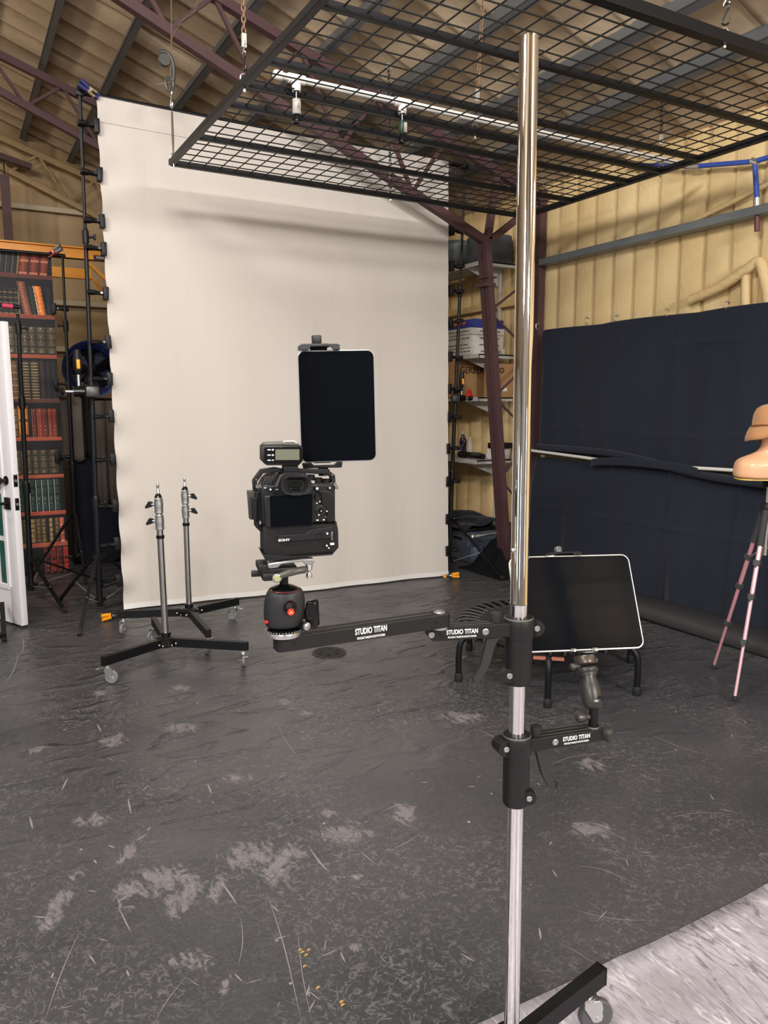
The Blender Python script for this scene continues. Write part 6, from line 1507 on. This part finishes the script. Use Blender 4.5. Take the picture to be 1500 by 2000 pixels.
for k_ in range(9): b.box((4.27-.1705 + .0, 5.85+k_*.07, zt4+.045), (.001, .045, .026), Matrix.Rotation(R(3), 3, 'Z'))
for k_ in range(4): b.box((4.18+k_*.06, 5.7285 + .003*k_, zt4+.045), (.042, .001, .022), Matrix.Rotation(R(3), 3, 'Z'))
b.build('orange_print', ORP, t, og)
# big cardboard boxes on the shelf below the cartons
gx, gy, gz = 4.27, 6.28, zs(1)
t = thing('cardboard_box', 'brown cardboard box printed GERBER on the wall shelf', 'box', (gx, gy, gz)); og = (gx, gy, gz)
gh = .355
b = MB(); b.box((gx, gy, gz+gh/2), (.40, .55, gh), None, .003); b.build('box', CARD, t, og)
text('GERBER', .080, 'box_lettering', mat('box_print', rgb(36, 30, 26), .7), t, .0004, og, face_M((gx+.035, gy-.2755, gz+.25), (1, 0, 0), (0, 0, 1)), bold=.0016, sx=.98)
t = thing('cardboard_box', 'small brown cardboard box with a black loop mark and white sticker on the shelf', 'box', (4.30, 5.74, gz)); og = (4.30, 5.74, gz)
b = MB(); b.box((4.425, 5.735, gz+.15), (.21, .20, .30), None, .003); b.build('box', CARD, t, og)
b = MB(); b.torus((4.37, 5.633, gz+.24), (0, 1, 0), .020, .005, 20, 6); b.build('printed_mark', MATS['box_print'], t, og)
b = MB(); b.box((4.40, 5.634, gz+.07), (.06, .0012, .030)); b.build('sticker', WHITEL, t, og)
t = MB(); t.lathe((4.13, 5.80, gz), vz, [(.04, 0), (.038, .01), (.02, .05), (.012, .07), (0, .072)], 16)
tag(setorg(t.build('red_cap', RED), (4.13, 5.80, gz)), 'small red plastic piece beside the cardboard boxes', 'cap')
t = MB(); t.lathe((4.34, 6.35, zs(3)), vz, [(.0, .0), (.16, 0), (.17, .02), (.17, .26), (.13, .30), (0, .30)], 26)
tag(setorg(t.build('grey_bin', mat('bin_grey', rgb(96, 104, 108), .45)), (4.34, 6.35, zs(3))), 'large grey plastic tub on the topmost wall shelf', 'tub')
t = MB(); t.box((4.34, 5.82, zs(3)+.13), (.30, .30, .26), None, .02)
tag(setorg(t.build('grey_crate', mat('bin_grey2', rgb(72, 78, 84), .5)), (4.34, 5.82, zs(3))), 'dark grey crate on the topmost wall shelf nearest the column', 'crate')
# purple bottle and tools on the lowest shelf
bp2 = onX(904, 884, 4.2); bp2.z = zs(0); t = thing('cleaner_bottle', 'dark purple cleaner bottle with a white cap on the lowest wall shelf', 'bottle', bp2)
b = MB(); b.lathe((0, 0, 0), vz, [(.040, 0), (.045, .006), (.044, .05), (.036, .10), (.043, .145), (.040, .165), (.018, .205), (.014, .225)], 28, 1, .7); b.build('bottle', mat('purple_gloss', rgb(36, 28, 62), .2), t)
b = MB(); b.cyl((0, 0, .222), (0, 0, .255), .017, .013, n=18); b.build('cap', WHITEP, t)
b = MB(); b.box((-.034, 0, .09), (.002, .05, .05), None); b.box((0, -.028, .12), (.05, .002, .015)); b.build('label', mat('label_pale', rgb(150, 146, 170), .5), t)
t = thing('power_tool', 'black hand tool lying beside the purple bottle on the lowest wall shelf', 'tool', (4.2, 5.85, zs(0))); og = (4.2, 5.85, zs(0))
b = MB(); b.tube(bez([(4.17, 6.0, zs(0)+.03), (4.18, 5.9, zs(0)+.035), (4.2, 5.75, zs(0)+.03), (4.22, 5.68, zs(0)+.025)]), .026, 12); b.build('body', BLACKP, t, og)
b = MB(); b.box((4.16, 5.72, zs(0)+.05), (.05, .10, .03), None, .008); b.build('trigger_guard', GREYM, t, og)
t = thing('scanner', 'black and white device on the lowest wall shelf beside the column', 'device', (4.38, 5.72, zs(0))); og = (4.38, 5.72, zs(0))
b = MB(); b.prism([(0, 0), (.18, 0), (.20, .11), (.02, .13)], (4.30, 5.70, zs(0)), (1, 0, 0), (0, 0, 1), .12); b.build('body', WHITEP, t, og, bev=.004)
b = MB(); b.box((4.39, 5.66, zs(0)+.125), (.19, .14, .05), None, .006); b.build('cover', BLACKP, t, og)
# clear spray head on the shelf
t = MB(); t.lathe((4.22, 5.90, zs(0)), vz, [(.03, 0), (.032, .05), (.03, .14), (.012, .17), (.010, .20), (0, .2)], 18)
tag(setorg(t.build('clear_bottle', mat('milky_plastic', rgb(196, 186, 170), .3)), (4.22, 5.90, zs(0))), 'pale translucent bottle on the lowest wall shelf behind the column', 'bottle')

# floor clutter under the shelves
BIN = mat('blue_grey_bin', rgb(84, 92, 108), .4)
t = thing('storage_bin', 'blue-grey plastic storage bin on the floor behind the right backdrop stand', 'bin', (4.33, 6.10, 0)); og = (4.33, 6.10, 0)
b = MB(); b.prism([(-.15, 0), (.15, 0), (.18, .30), (-.18, .30)], (4.34, 6.10, 0), (1, 0, 0), (0, 0, 1), .52); b.build('tub', BIN, t, og, bev=.01)
b = MB(); b.box((4.34, 6.10, .315), (.38, .56, .03), None, .01); b.build('lid', BLACKP, t, og)
b = MB(); b.box((4.165, 6.0, .22), (.01, .14, .02)); b.build('handle', BLACKP, t, og)
drape(3.86, 4.46, .40, .46, 6.0, BLACKCLOTH, 'black cloth thrown over the storage bin') if False else None
b = MB(); b.grid(lambda a, c: Vector((4.10 + .42*a, 5.80 + .62*c, .352 + .06*a + .015*math.sin(a*9+c*7) - .10*max(0, .2-a)*2 - .12*max(0, .15-c))), 26, 20)
tag(setorg(b.build('black_cloth', BLACKCLOTH, solid=.004, ang=180), (4.05, 6.3, .45)), 'black cloth thrown over the blue-grey storage bin', 'cloth')
t = thing('light_stand_foot', 'folded grey stand part with a round silver end lying on the floor clutter', 'stand part', (4.1, 5.6, .3)) if False else None
b = MB(); b.cyl((4.06, 5.60, .30), (4.40, 5.52, .33), .014, n=10); b.sphere((4.05, 5.60, .30), .028); b.cyl((4.07, 5.597, .30), (4.12, 5.585, .305), .020, n=14); b.cyl((4.36, 5.53, .33), (4.40, 5.52, .0), .012, n=8)
tag(setorg(b.build('folded_boom', SILVER), (4.2, 5.66, 0)), 'black rod with a round silver knuckle near the column foot', 'rod')
b = MB()
def heap(a, c):
    x = 3.98 + .50*a; y = 5.10 + .62*c; h = .30*math.sin(a*PI*.62+.15)*math.sin(min(1, c*1.15)*PI*.6+.35) + .02*math.sin(a*13+c*9) + .015*math.sin(c*23)
    return Vector((x, y, max(.006, h*min(1, a*3)*min(1, (1.02-c)*4)*min(1, c*3+.1))))
b.grid(heap, 30, 34)
tag(setorg(b.build('cloth_heap', cloth_mat('black_fabric', rgb(17, 17, 20), .5, .95, 6), ang=180, solid=.003), (4.2, 5.4, 0)), 'heap of black fabric bunched on the floor at the column foot', 'cloth')
b = MB(); b.lathe((4.20, 5.74, 0), vz, [(.055, 0), (.07, .02), (.075, .15), (.065, .18), (0, .19)], 20)
tag(setorg(b.build('grey_bucket', mat('bucket_blue_grey', rgb(70, 78, 96), .45)), (4.20, 5.74, 0)), 'small blue-grey bucket in front of the storage bin', 'bucket')
